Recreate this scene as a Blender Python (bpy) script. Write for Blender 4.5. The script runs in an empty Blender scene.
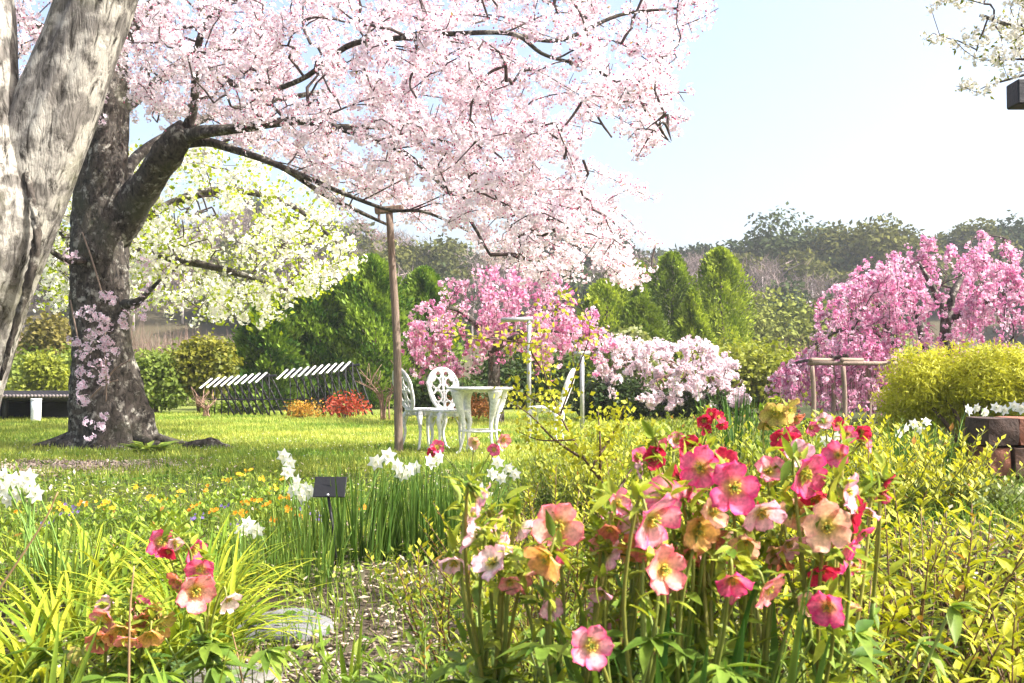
import bpy, math
import numpy as np
from mathutils import Vector, Matrix

# ------------------------------------------------------------------ camera, world, sun, exposure
C = bpy.context.scene.collection
SC = bpy.context.scene
R_ = math.radians
CAMZ = 0.8
PITCH = R_(2.1)
FPX = 35.0 / 36.0 * 1024
cam_d = bpy.data.cameras.new('camera'); cam = bpy.data.objects.new('camera', cam_d); C.objects.link(cam)
cam.location = (0, 0, CAMZ); cam.rotation_euler = (R_(90) + PITCH, 0, 0)
cam_d.lens = 35; cam_d.sensor_width = 36; cam_d.clip_start = 0.05; cam_d.clip_end = 3000
cam_d.dof.use_dof = True; cam_d.dof.focus_distance = 8.0; cam_d.dof.aperture_fstop = 13.0
SC.camera = cam

SUN_EL, SUN_AZ = R_(48), R_(103)          # azimuth clockwise from +Y (towards +X)
W = bpy.data.worlds.new('World'); SC.world = W; W.use_nodes = True
nt = W.node_tree; bg = nt.nodes['Background']
sky = nt.nodes.new('ShaderNodeTexSky'); sky.sky_type = 'NISHITA'; sky.sun_disc = False
sky.sun_elevation = SUN_EL; sky.sun_rotation = SUN_AZ
sky.air_density = 1.0; sky.dust_density = 6.0; sky.ozone_density = 0.6; sky.altitude = 0
nt.links.new(sky.outputs[0], bg.inputs[0]); bg.inputs[1].default_value = 0.15
sd = bpy.data.lights.new('sun', 'SUN'); sd.energy = 4.8; sd.angle = R_(0.55); sd.color = (1.0, 0.965, 0.915)
sun = bpy.data.objects.new('sun', sd); C.objects.link(sun)
S_DIR = Vector((math.cos(SUN_EL) * math.sin(SUN_AZ), math.cos(SUN_EL) * math.cos(SUN_AZ), math.sin(SUN_EL)))
sun.rotation_euler = S_DIR.to_track_quat('Z', 'Y').to_euler(); sun.location = (20, 0, 30)
vs = SC.view_settings; vs.view_transform = 'Standard'; vs.look = 'None'; vs.gamma = 1.0
vs.exposure = 1.42; vs.use_curve_mapping = False
cy = SC.cycles
cy.max_bounces = 7; cy.diffuse_bounces = 4; cy.transmission_bounces = 5; cy.glossy_bounces = 2
cy.volume_bounces = 1; cy.use_denoising = True; cy.sample_clamp_indirect = 6
cy.filter_width = 1.45

# ------------------------------------------------------------------ placing helpers
def at(px, py, d):
    u = (px - 512) / FPX; v = (341.5 - py) / FPX
    s, c = math.sin(PITCH), math.cos(PITCH)
    D = np.array([u, c - v * s, s + v * c]); D *= d / D[1]
    return D + np.array([0, 0, CAMZ])
def px_of(P):
    P = np.asarray(P, float); s, c = math.sin(PITCH), math.cos(PITCH)
    y, z = P[..., 1], P[..., 2] - CAMZ
    f = y * c + z * s; v = -y * s + z * c
    return np.stack([512 + FPX * P[..., 0] / f, 341.5 - FPX * v / f], -1)
def S(x, a, b):
    t = np.clip((np.asarray(x, float) - a) / (b - a), 0, 1); return t * t * (3 - 2 * t)
def wob(x, y, f, s=0.0):
    return (np.sin(x * f + s) * np.cos(y * f * 1.13 + s * 2.1) + 0.6 * np.sin(x * f * 2.3 - y * f * 1.9 + s) + 0.4 * np.cos(y * f * 3.7 + x * f * 2.9 + s * .7)) / 2
def gz(x, y):
    x = np.asarray(x, float); y = np.asarray(y, float)
    h = .2 * S(x, .5, 1.8) * S(y, 1.3, 2.3) * (1 - S(y, 7, 10))
    h = h + .015 * wob(x, y, 1.7) * S(y, .5, 2) * (1 - S(y, 20, 40))
    H = 8.8 + 7 * np.exp(-((x + 28) / 22) ** 2) + 2.4 * np.exp(-((x - 52) / 24) ** 2) + .8 * np.sin(x * .11)
    return h + H * S(y, 48, 135)

# ------------------------------------------------------------------ geometry accumulator
class Geo:
    def __init__(s): s.V = []; s.F = []; s.C = []; s.n = 0
    def add(s, V, F, col):
        V = np.asarray(V, np.float32).reshape(-1, 3); n = len(V)
        col = np.broadcast_to(np.asarray(col, np.float32), (n, 3))
        for f in (F if isinstance(F, (list, tuple)) else [F]):
            f = np.asarray(f, np.int64)
            if len(f): s.F.append(f + s.n)
        s.V.append(V); s.C.append(col); s.n += n
    def build(s, name, m, parent=None, smooth=True):
        me = bpy.data.meshes.new(name)
        V = np.concatenate(s.V); Cc = np.concatenate(s.C)
        if parent is not None:
            o = parent
            while o is not None:
                V = V - np.array(o.location, np.float32); o = o.parent
        loops = np.concatenate([f.ravel() for f in s.F]).astype(np.int32)
        tot = np.concatenate([np.full(len(f), f.shape[1]) for f in s.F]).astype(np.int32)
        st = np.concatenate([[0], np.cumsum(tot)[:-1]]).astype(np.int32)
        me.vertices.add(len(V)); me.vertices.foreach_set('co', V.astype(np.float32).ravel())
        me.loops.add(len(loops)); me.loops.foreach_set('vertex_index', loops)
        me.polygons.add(len(tot)); me.polygons.foreach_set('loop_start', st)
        me.polygons.foreach_set('use_smooth', np.full(len(tot), bool(smooth)))
        a = me.attributes.new('tint', 'FLOAT_COLOR', 'POINT')
        a.data.foreach_set('color', np.concatenate([Cc, np.ones((len(Cc), 1), np.float32)], 1).astype(np.float32).ravel())
        me.update(calc_edges=True)
        me.materials.append(m)
        ob = bpy.data.objects.new(name, me); C.objects.link(ob)
        if parent is not None: ob.parent = parent
        return ob

def tag(o, label=None, cat=None, group=None, kind=None):
    if label: o['label'] = label
    if cat: o['category'] = cat
    if group: o['group'] = group
    if kind: o['kind'] = kind
    return o
def thing(name, label, cat, loc, group=None):
    o = bpy.data.objects.new(name, None); C.objects.link(o); o.location = [float(v) for v in loc]
    o.empty_display_size = .1
    return tag(o, label, cat, group)

def nrm(v): return v / np.maximum(np.linalg.norm(v, axis=-1, keepdims=True), 1e-9)
def frames(Yd, Zref):
    Y = nrm(Yd); X = nrm(np.cross(Y, Zref) + 1e-6); Z = np.cross(X, Y); return X, Y, Z
def scatter(g, T, pos, fr, sc, col):
    V, F, Cc = T; X, Y, Z = fr; n = len(pos)
    if n == 0: return
    sc = np.broadcast_to(np.asarray(sc, float).reshape(-1, 1) if np.ndim(sc) == 1 else np.asarray(sc, float), (n, 3) if np.ndim(sc) == 2 else (n, 1))
    L = V[None] * sc[:, None, :]
    P = pos[:, None] + L[..., :1] * X[:, None] + L[..., 1:2] * Y[:, None] + L[..., 2:] * Z[:, None]
    col = np.broadcast_to(np.asarray(col, float), (n, 3))
    K = np.clip(Cc[None] * col[:, None], 0, 1)
    off = (np.arange(n) * len(V))[:, None, None]
    g.add(P.reshape(-1, 3), [(f[None] + off).reshape(-1, f.shape[1]) for f in (F if isinstance(F, list) else [F])], K.reshape(-1, 3))
def rdir(r, n): return nrm(r.normal(size=(n, 3)))
def mixc(a, b, t): a, b = np.asarray(a, float), np.asarray(b, float); return a + (b - a) * np.asarray(t)[..., None]

def tube(g, P, Rr, ring=6, col=(1, 1, 1), cap=True, lump=None):
    P = np.asarray(P, float); n = len(P); Rr = np.broadcast_to(np.asarray(Rr, float), (n,))
    T = nrm(np.gradient(P, axis=0)); ref = np.array([0.31, 0.17, .93]) if abs(T[0][2]) < .8 else np.array([.9, .35, .1])
    X = np.zeros((n, 3)); x = nrm(np.cross(T[0], ref))
    for i in range(n):
        x = nrm(x - T[i] * np.dot(x, T[i])); X[i] = x
    Yv = np.cross(T, X); a = np.arange(ring) / ring * 2 * np.pi
    rr = np.broadcast_to(Rr[:, None], (n, ring)) if lump is None else Rr[:, None] * lump(a[None], np.arange(n)[:, None], P)
    V = P[:, None] + rr[..., None] * (np.cos(a)[None, :, None] * X[:, None] + np.sin(a)[None, :, None] * Yv[:, None])
    i = np.arange(n - 1)[:, None] * ring; j = np.arange(ring)[None]; k = (j + 1) % ring
    F = np.stack([i + j, i + k, i + ring + k, i + ring + j], -1).reshape(-1, 4)
    Fs = [F]
    if cap: Fs += [np.arange(ring)[::-1][None], (np.arange(ring) + (n - 1) * ring)[None]]
    g.add(V.reshape(-1, 3), Fs, col if np.ndim(col) == 1 else np.repeat(np.asarray(col), ring, 0))
def spline(P, m):
    P = np.asarray(P, float); n = len(P)
    if n == 2: return P[0] + (P[1] - P[0]) * np.linspace(0, 1, m)[:, None]
    Q = np.vstack([2 * P[0] - P[1], P, 2 * P[-1] - P[-2]]); t = np.linspace(0, n - 1 - 1e-6, m); i = t.astype(int); f = (t - i)[:, None]
    a, b, c, d = Q[i], Q[i + 1], Q[i + 2], Q[i + 3]
    return .5 * (2 * b + (c - a) * f + (2 * a - 5 * b + 4 * c - d) * f ** 2 + (3 * b - a - 3 * c + d) * f ** 3)
def box(g, c, s, col=(1, 1, 1), rz=0, M=None, bev=0.0):
    c = np.asarray(c, float); h = np.asarray(s, float) / 2
    if bev <= 0:
        V = np.array([[x, y, z] for x in (-1, 1) for y in (-1, 1) for z in (-1, 1)]) * h
        F = np.array([[0, 1, 3, 2], [4, 6, 7, 5], [0, 4, 5, 1], [2, 3, 7, 6], [0, 2, 6, 4], [1, 5, 7, 3]]); Fs = [F]
    else:
        V = []
        for x in (-1, 1):
            for y in (-1, 1):
                for z in (-1, 1):
                    q = np.array([x, y, z])
                    for ax in range(3):
                        e = h - bev; e2 = e.copy(); e2[ax] = h[ax]; V.append(q * e2)
        V = np.array(V); id_ = lambda x, y, z, ax: (((x > 0) * 4 + (y > 0) * 2 + (z > 0)) * 3 + ax)
        q4, q3 = [], []
        for ax in range(3):
            o1, o2 = [(1, 2), (0, 2), (0, 1)][ax]
            for sg in (-1, 1):
                def cor(u, v):
                    t = [0, 0, 0]; t[ax] = sg; t[o1] = u; t[o2] = v; return tuple(t)
                q4.append([id_(*cor(u, v), ax) for u, v in ((-1, -1), (1, -1), (1, 1), (-1, 1))])
        for ax in range(3):
            o1, o2 = [(1, 2), (0, 2), (0, 1)][ax]
            for u in (-1, 1):
                for v in (-1, 1):
                    lo = [0, 0, 0]; hi = [0, 0, 0]; lo[ax] = -1; hi[ax] = 1; lo[o1] = hi[o1] = u; lo[o2] = hi[o2] = v
                    q4.append([id_(*lo, o1), id_(*hi, o1), id_(*hi, o2), id_(*lo, o2)])
        for x in (-1, 1):
            for y in (-1, 1):
                for z in (-1, 1): q3.append([id_(x, y, z, k) for k in range(3)])
        Fs = [np.array(q4), np.array(q3)]
    if M is None:
        cz, sz = math.cos(rz), math.sin(rz); M = np.array([[cz, -sz, 0], [sz, cz, 0], [0, 0, 1]])
    g.add(V @ np.asarray(M).T + c, Fs, col)
def bar(g, a, b, w, t, col=(1, 1, 1), up=(0, 0, 1)):
    a, b = np.asarray(a, float), np.asarray(b, float); d = b - a; L = np.linalg.norm(d); y = d / L
    x = nrm(np.cross(y, np.asarray(up, float))); z = np.cross(x, y)
    box(g, (a + b) / 2, (w, L, t), col, M=np.stack([x, y, z], 1), bev=min(w, t) * .12)

# ------------------------------------------------------------------ templates (length along +Y, face +Z)
def t_leaf(w=.22, fold=.06, droop=.12):
    V = np.array([[0, 0, 0], [-w, .42, 0], [0, .45, -fold], [w, .42, 0], [0, 1, -droop]])
    F = np.array([[0, 2, 4, 1], [0, 3, 4, 2]]); return V, F, np.array([[.9] * 3, [1] * 3, [.92] * 3, [1] * 3, [1.05] * 3])
def t_leaf_fine(w=.17, fold=.06, droop=.25):
    V = []; F = []; Cc = []
    ts = [0, .18, .42, .7, 1]
    ws = [.05, .75, 1, .68, .0]
    for t, q in zip(ts, ws):
        z = -droop * t * t
        V += [[-w * q, t, z + fold * q], [0, t, z], [w * q, t, z + fold * q]]; Cc += [[1, 1, 1], [.86, .9, .8], [1, 1, 1]]
    for i in range(4):
        b = i * 3; F += [[b, b + 1, b + 4, b + 3], [b + 1, b + 2, b + 5, b + 4]]
    return np.array(V), np.array(F), np.array(Cc)
def t_flower(cup=.35, cen=(.75, .4, .5), notch=.62):
    a = np.arange(10) / 10 * 2 * np.pi; r = np.where(np.arange(10) % 2 == 0, 1.0, notch)
    V = np.vstack([[0, 0, 0], np.stack([r * np.cos(a), r * np.sin(a), cup * r ** 1.3], 1)])
    F = np.array([[0, 1 + (2 * k - 1) % 10, 1 + 2 * k, 1 + (2 * k + 1) % 10] for k in range(5)])
    Cc = np.vstack([cen, np.where((np.arange(10) % 2 == 0)[:, None], [[1, 1, 1]], [[.94, .9, .92]])]); return V, F, Cc
def t_star(n=6, w=.3, cup=.12):
    V = [[0, 0, .02]]; F = []; Cc = [[.95, .95, .75]]
    for k in range(n):
        a = 2 * np.pi * k / n; c, s = np.cos(a), np.sin(a); z = .03 * (k % 2)
        b = len(V)
        for r, l in ((.5, -w), (.55, 0), (.5, w), (1, 0)):
            V.append([r * c - l * s, r * s + l * c, cup * r * r + z + (.04 if l == 0 and r < 1 else 0)]); Cc.append([1, 1, 1])
        F += [[0, b, b + 3, b + 1], [0, b + 1, b + 3, b + 2]]
    return np.array(V), np.array(F), np.array(Cc)
def t_ball():
    p = (1 + 5 ** .5) / 2
    V = np.array([[-1, p, 0], [1, p, 0], [-1, -p, 0], [1, -p, 0], [0, -1, p], [0, 1, p], [0, -1, -p], [0, 1, -p], [p, 0, -1], [p, 0, 1], [-p, 0, -1], [-p, 0, 1]]) / 1.902
    F = np.array([[0, 11, 5], [0, 5, 1], [0, 1, 7], [0, 7, 10], [0, 10, 11], [1, 5, 9], [5, 11, 4], [11, 10, 2], [10, 7, 6], [7, 1, 8], [3, 9, 4], [3, 4, 2], [3, 2, 6], [3, 6, 8], [3, 8, 9], [4, 9, 5], [2, 4, 11], [6, 2, 10], [8, 6, 7], [9, 8, 1]])
    return V, F, np.ones((12, 3))
LEAFS = t_leaf_fine(.115, .05, .42); LEAF, LEAFB, LEAFN, LEAFF = t_leaf(), t_leaf(.34, .05, .1), t_leaf(.12, .03, .2), t_leaf_fine()
BLOS = t_flower(); BLOSW = t_flower(.25, (.9, .85, .6)); BLOSP = t_flower(.45, (.8, .55, .65)); STAR = t_star(); BALL = t_ball()

def blades(g, base, az, L, Wd, lean, bend, k, c0, c1, fold=0.0, pw=.6):
    """strap leaves / grass blades, vectorised; c0 base colour, c1 tip colour (n,3)"""
    n = len(base); t = np.linspace(0, 1, k + 1); az = np.asarray(az); L = np.broadcast_to(L, (n,)); Wd = np.broadcast_to(Wd, (n,))
    th = np.asarray(lean)[:, None] * np.ones((1, k + 1)) + np.asarray(bend)[:, None] * t[None] ** 1.4
    dr = np.sin(th[:, :-1]) * (L / k)[:, None]; dz = np.cos(th[:, :-1]) * (L / k)[:, None]
    r = np.concatenate([np.zeros((n, 1)), np.cumsum(dr, 1)], 1); z = np.concatenate([np.zeros((n, 1)), np.cumsum(dz, 1)], 1)
    ca, sa = np.cos(az)[:, None], np.sin(az)[:, None]
    Pc = base[:, None] + np.stack([r * ca, r * sa, z], -1)
    w = Wd[:, None] * (np.minimum(1, .55 + t * 3) * np.clip(1 - t, 0.0, 1) ** pw)[None] / 2
    w[:, -1] = Wd * .03
    side = np.stack([-sa * w, ca * w, 0 * w], -1)
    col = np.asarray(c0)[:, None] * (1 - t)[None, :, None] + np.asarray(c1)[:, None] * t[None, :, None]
    if fold > 0:
        nb = np.stack([-np.cos(th) * ca, -np.cos(th) * sa, np.sin(th)], -1) * (w * fold)[..., None]
        V = np.stack([Pc - side + nb, Pc, Pc + side + nb], 2); q = 3; Cc = np.repeat(col[:, :, None], 3, 2) * np.array([1, .85, 1])[None, None, :, None]
    else:
        V = np.stack([Pc - side, Pc + side], 2); q = 2; Cc = np.repeat(col[:, :, None], 2, 2)
    o = np.arange(n)[:, None, None] * (k + 1) * q; i = np.arange(k)[None, :, None] * q; j = np.arange(q - 1)[None, None]
    F = np.stack([o + i + j, o + i + j + 1, o + i + q + j + 1, o + i + q + j], -1).reshape(-1, 4)
    g.add(V.reshape(-1, 3), F, np.clip(Cc, 0, 1).reshape(-1, 3))

# ------------------------------------------------------------------ materials
def new_mat(name):
    m = bpy.data.materials.new(name); m.use_nodes = True; n = m.node_tree; n.nodes.clear()
    out = n.nodes.new('ShaderNodeOutputMaterial'); return m, n, out
def plant_mat(name, trans=.4, rough=.5, spec=.35, tboost=(1, 1, 1), noise=.12, nscale=40, gain=1.0):
    m, n, out = new_mat(name); L = n.links.new
    at_ = n.nodes.new('ShaderNodeAttribute'); at_.attribute_name = 'tint'
    no = n.nodes.new('ShaderNodeTexNoise'); no.inputs['Scale'].default_value = nscale
    tc = n.nodes.new('ShaderNodeTexCoord'); L(tc.outputs['Object'], no.inputs['Vector'])
    mr = n.nodes.new('ShaderNodeMapRange'); mr.inputs[1].default_value = .3; mr.inputs[2].default_value = .7
    mr.inputs[3].default_value = (1 - noise) * gain; mr.inputs[4].default_value = (1 + noise) * gain; L(no.outputs[0], mr.inputs[0])
    mx = n.nodes.new('ShaderNodeMix'); mx.data_type = 'RGBA'; mx.blend_type = 'MULTIPLY'; mx.inputs[0].default_value = 1
    L(at_.outputs['Color'], mx.inputs[6]); L(mr.outputs[0], mx.inputs[7])
    p = n.nodes.new('ShaderNodeBsdfPrincipled'); p.inputs['Roughness'].default_value = rough
    p.inputs['Specular IOR Level'].default_value = spec; L(mx.outputs[2], p.inputs['Base Color'])
    tr = n.nodes.new('ShaderNodeBsdfTranslucent')
    tm = n.nodes.new('ShaderNodeMix'); tm.data_type = 'RGBA'; tm.blend_type = 'MULTIPLY'; tm.inputs[0].default_value = 1
    L(mx.outputs[2], tm.inputs[6]); tm.inputs[7].default_value = (*tboost, 1); L(tm.outputs[2], tr.inputs[0])
    ms = n.nodes.new('ShaderNodeMixShader'); ms.inputs[0].default_value = trans
    L(p.outputs[0], ms.inputs[1]); L(tr.outputs[0], ms.inputs[2]); L(ms.outputs[0], out.inputs[0]); return m
def solid_mat(name, col, rough=.6, metal=0.0, nscale=8, amt=.2, bump=.1, stretch=(1, 1, 1), detail=6, use_tint=False, col2=None, spec=.4):
    m, n, out = new_mat(name); L = n.links.new
    tc = n.nodes.new('ShaderNodeTexCoord'); mp = n.nodes.new('ShaderNodeMapping'); mp.inputs['Scale'].default_value = stretch
    L(tc.outputs['Object'], mp.inputs[0])
    no = n.nodes.new('ShaderNodeTexNoise'); no.inputs['Scale'].default_value = nscale; no.inputs['Detail'].default_value = detail
    no.inputs['Roughness'].default_value = .65; L(mp.outputs[0], no.inputs['Vector'])
    rp = n.nodes.new('ShaderNodeMapRange'); rp.inputs[1].default_value = .32; rp.inputs[2].default_value = .68; L(no.outputs[0], rp.inputs[0])
    mx = n.nodes.new('ShaderNodeMix'); mx.data_type = 'RGBA'
    a = np.array(col) * (1 - amt); b = np.array(col2 if col2 is not None else np.minimum(np.array(col) * (1 + amt), 1))
    mx.inputs[6].default_value = (*a, 1); mx.inputs[7].default_value = (*b, 1); L(rp.outputs[0], mx.inputs[0])
    cout = mx.outputs[2]
    if use_tint:
        t = n.nodes.new('ShaderNodeAttribute'); t.attribute_name = 'tint'
        m2 = n.nodes.new('ShaderNodeMix'); m2.data_type = 'RGBA'; m2.blend_type = 'MULTIPLY'; m2.inputs[0].default_value = 1
        L(cout, m2.inputs[6]); L(t.outputs['Color'], m2.inputs[7]); cout = m2.outputs[2]
    p = n.nodes.new('ShaderNodeBsdfPrincipled'); p.inputs['Roughness'].default_value = rough; p.inputs['Metallic'].default_value = metal
    p.inputs['Specular IOR Level'].default_value = spec
    L(cout, p.inputs['Base Color'])
    bp = n.nodes.new('ShaderNodeBump'); bp.inputs['Strength'].default_value = min(1, bump * 3); bp.inputs['Distance'].default_value = .03
    L(no.outputs[0], bp.inputs['Height']); L(bp.outputs[0], p.inputs['Normal']); L(p.outputs[0], out.inputs[0]); return m
def bark_mat(name, dark, mid, pale, patch=.5, crack=(9, 9, 1.6), cs=2.2, green=None, pscale=5.0):
    m, n, out = new_mat(name); L = n.links.new
    tc = n.nodes.new('ShaderNodeTexCoord'); mp = n.nodes.new('ShaderNodeMapping'); mp.inputs['Scale'].default_value = crack; L(tc.outputs['Object'], mp.inputs[0])
    no = n.nodes.new('ShaderNodeTexNoise'); no.inputs['Scale'].default_value = cs; no.inputs['Detail'].default_value = 9; no.inputs['Roughness'].default_value = .7; no.inputs['Distortion'].default_value = .6; L(mp.outputs[0], no.inputs['Vector'])
    cr = n.nodes.new('ShaderNodeValToRGB'); e = cr.color_ramp.elements; e[0].position = .36; e[0].color = (*dark, 1); e[1].position = .6; e[1].color = (*mid, 1); L(no.outputs[0], cr.inputs[0])
    n2 = n.nodes.new('ShaderNodeTexNoise'); n2.inputs['Scale'].default_value = pscale; n2.inputs['Detail'].default_value = 7; n2.inputs['Roughness'].default_value = .65; L(tc.outputs['Object'], n2.inputs['Vector'])
    r2 = n.nodes.new('ShaderNodeMapRange'); r2.inputs[1].default_value = patch; r2.inputs[2].default_value = patch + .1; L(n2.outputs[0], r2.inputs[0])
    mu = n.nodes.new('ShaderNodeMath'); mu.operation = 'MULTIPLY'; r3 = n.nodes.new('ShaderNodeMapRange'); r3.inputs[1].default_value = .38; r3.inputs[2].default_value = .5; L(no.outputs[0], r3.inputs[0]); L(r2.outputs[0], mu.inputs[0]); L(r3.outputs[0], mu.inputs[1])
    mx = n.nodes.new('ShaderNodeMix'); mx.data_type = 'RGBA'; L(mu.outputs[0], mx.inputs[0]); L(cr.outputs[0], mx.inputs[6]); mx.inputs[7].default_value = (*pale, 1)
    co = mx.outputs[2]
    if green is not None:
        n3 = n.nodes.new('ShaderNodeTexNoise'); n3.inputs['Scale'].default_value = 2.1; n3.inputs['Detail'].default_value = 5; L(tc.outputs['Object'], n3.inputs['Vector'])
        r4 = n.nodes.new('ShaderNodeMapRange'); r4.inputs[1].default_value = .55; r4.inputs[2].default_value = .7; r4.inputs[4].default_value = .6; L(n3.outputs[0], r4.inputs[0])
        m3 = n.nodes.new('ShaderNodeMix'); m3.data_type = 'RGBA'; L(r4.outputs[0], m3.inputs[0]); L(co, m3.inputs[6]); m3.inputs[7].default_value = (*green, 1); co = m3.outputs[2]
    p = n.nodes.new('ShaderNodeBsdfPrincipled'); p.inputs['Roughness'].default_value = .85; p.inputs['Specular IOR Level'].default_value = .2; L(co, p.inputs['Base Color'])
    bp = n.nodes.new('ShaderNodeBump'); bp.inputs['Strength'].default_value = .9; bp.inputs['Distance'].default_value = .03; L(no.outputs[0], bp.inputs['Height']); L(bp.outputs[0], p.inputs['Normal']); L(p.outputs[0], out.inputs[0]); return m

M_LEAF = plant_mat('leaf', .34, .5, .2, (1.15, 1.15, .6), .22, 60, .82)
M_GRASS = plant_mat('grass', .34, .55, .15, (1.15, 1.1, .6), .18, 40, .80)
M_PETAL = plant_mat('petal', .45, .55, .2, (1, 1, 1), .05)
M_HELL = plant_mat('hellebore_petal', .4, .5, .2, (1.15, .95, .95), .26, 190)
M_DARKLEAF = plant_mat('dark_leaf', .25, .55, .15, (1.1, 1.1, .6))
M_FAR = plant_mat('far_foliage', .2, .8, .1, (1, 1, .8), .1, 2)
M_STEM = plant_mat('stem', .1, .5, .35)
M_TWIG = solid_mat('twig', (.07, .05, .045), .8, nscale=30, amt=.4, use_tint=True)
M_BARK = bark_mat('cherry_bark', (.010, .009, .008), (.10, .084, .07), (.36, .34, .29), .54, (9, 9, 5), 2.6, (.07, .075, .04), 9.0)
M_PALE = bark_mat('pale_bark', (.022, .019, .015), (.23, .21, .185), (.43, .405, .35), .47, (19, 19, 4.2), 1.6, (.20, .20, .09), 7.0)
M_WHITE = solid_mat('white_paint', (.74, .74, .72), .45, nscale=38, amt=.28, bump=.08)
M_WOOD = solid_mat('weathered_wood', (.22, .16, .12), .8, nscale=12, amt=.4, bump=.15, stretch=(6, 6, .6))
M_STEEL = solid_mat('galvanised_steel', (.4, .4, .4), .4, .6, nscale=20, amt=.15)
M_BLACK = solid_mat('black_plastic', (.006, .006, .008), .6, nscale=30, amt=.3, bump=.02)
M_STONE = solid_mat('pale_stone', (.21, .205, .20), .85, nscale=9, amt=.4, bump=.25, detail=9, use_tint=True)
M_BLOCK = solid_mat('wall_stone', (.17, .105, .075), .85, nscale=9, amt=.55, bump=.3, detail=9, use_tint=True)
M_DARKWOOD = solid_mat('dark_beam', (.016, .015, .02), .6, nscale=14, amt=.4, bump=.1, stretch=(.6, 6, 6))

def tree_nodes(limbs, seg):
    P, par, fr = [], [], []
    for pts, rad in limbs:
        L = np.linalg.norm(np.diff(pts, axis=0), axis=1).sum(); m = max(3, int(L / seg) + 1)
        q = spline(pts, m); P.append(q)
    return np.concatenate(P)
def grow(g, limbs, targets, r, seg=.22, arch=.08, r_tip=.004, ring=5, col=(1, 1, 1), rmax=.05, pexp=.5):
    """attach every target to the nearest node grown so far; returns the twigs' points and tangents"""
    P0 = tree_nodes(limbs, seg * .7); cap = len(P0) + sum(1 for _ in targets) * 60
    P = np.zeros((cap, 3)); n = len(P0); P[:n] = P0; par = np.full(cap, -1); paths = []
    dm = np.array([((P0 - t) ** 2).sum(1).min() for t in targets]); order = np.argsort(dm)
    for ti in order:
        t = targets[ti]; d2 = ((P[:n] - t) ** 2).sum(1); j = int(d2.argmin()); L = math.sqrt(d2[j])
        if L < seg * .5: continue
        m = min(50, max(2, int(L / seg) + 1)); s = np.linspace(0, 1, m + 1)[1:, None]
        c = P[j] * .5 + t * .5 + np.array([0, 0, arch * L]) + r.normal(size=3) * L * .12
        q = (1 - s) ** 2 * P[j] + 2 * s * (1 - s) * c + s * s * t; q[:-1] += r.normal(size=(m - 1, 3)) * seg * .06
        ids = np.arange(n, n + m); P[n:n + m] = q; par[ids] = np.concatenate([[j], ids[:-1]]); n += m; paths.append((j, ids))
    cnt = np.zeros(cap)
    for j, ids in paths: cnt[ids[-1]] += 1
    for i in range(n - 1, -1, -1):
        if par[i] >= 0: cnt[par[i]] += cnt[i]
    tw = []
    for j, ids in paths:
        ii = np.concatenate([[j], ids]); rad = np.minimum(rmax, r_tip * np.maximum(cnt[ii], 1) ** pexp); rad[0] = rad[1]; rad[-1] *= .6
        tube(g, P[ii], rad, ring, col, cap=False); tw.append((P[ii], cnt[ii]))
    return tw
def along(tw, r, step, cmax=4, s0=.0):
    """points and tangents along the thin ends of the twigs"""
    out, tg = [], []
    for P, c in tw:
        seg = np.diff(P, axis=0); L = np.linalg.norm(seg, axis=1)
        for i in range(len(L)):
            if c[i + 1] > cmax: continue
            k = r.poisson(L[i] / step)
            if k: f = r.random((k, 1)); out.append(P[i] + seg[i] * f); tg.append(np.repeat(seg[i][None] / max(L[i], 1e-6), k, 0))
    return np.concatenate(out), np.concatenate(tg)
def in_poly(p, poly):
    x, y = p[:, 0], p[:, 1]; poly = np.asarray(poly, float); ins = np.zeros(len(p), bool); j = len(poly) - 1
    for i in range(len(poly)):
        xi, yi = poly[i]; xj, yj = poly[j]
        c = ((yi > y) != (yj > y)) & (x < (xj - xi) * (y - yi) / (yj - yi + 1e-9) + xi); ins ^= c; j = i
    return ins
def sample_poly(poly, n, dfun, r):
    poly = np.asarray(poly, float); out = []
    lo, hi = poly.min(0), poly.max(0)
    while len(out) < n:
        q = lo + r.random((n * 2, 2)) * (hi - lo); q = q[in_poly(q, poly)]
        for a in q[:n - len(out)]: out.append(at(a[0], a[1], dfun(a[0], a[1])))
    return np.array(out)
def pompoms(g, cen, r, nf, rad, size, cols, T=BLOS, tang=None):
    n = len(cen); k = r.integers(max(1, nf - 3), nf + 4, n); idx = np.repeat(np.arange(n), k)
    d = rdir(r, len(idx)); d[:, 2] -= .15; d = nrm(d)
    pos = cen[idx] + d * rad * r.uniform(.55, 1.1, (len(idx), 1))
    fr = frames(np.cross(d, rdir(r, len(idx))) + 1e-5, d)
    X, Y, Z = fr; base = np.asarray(cols)[r.integers(0, len(cols), n)][idx] * r.uniform(.92, 1.05, (len(idx), 1))
    scatter(g, T, pos, (X, Y, Z), size * r.uniform(.75, 1.15, len(idx)), base)
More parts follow.
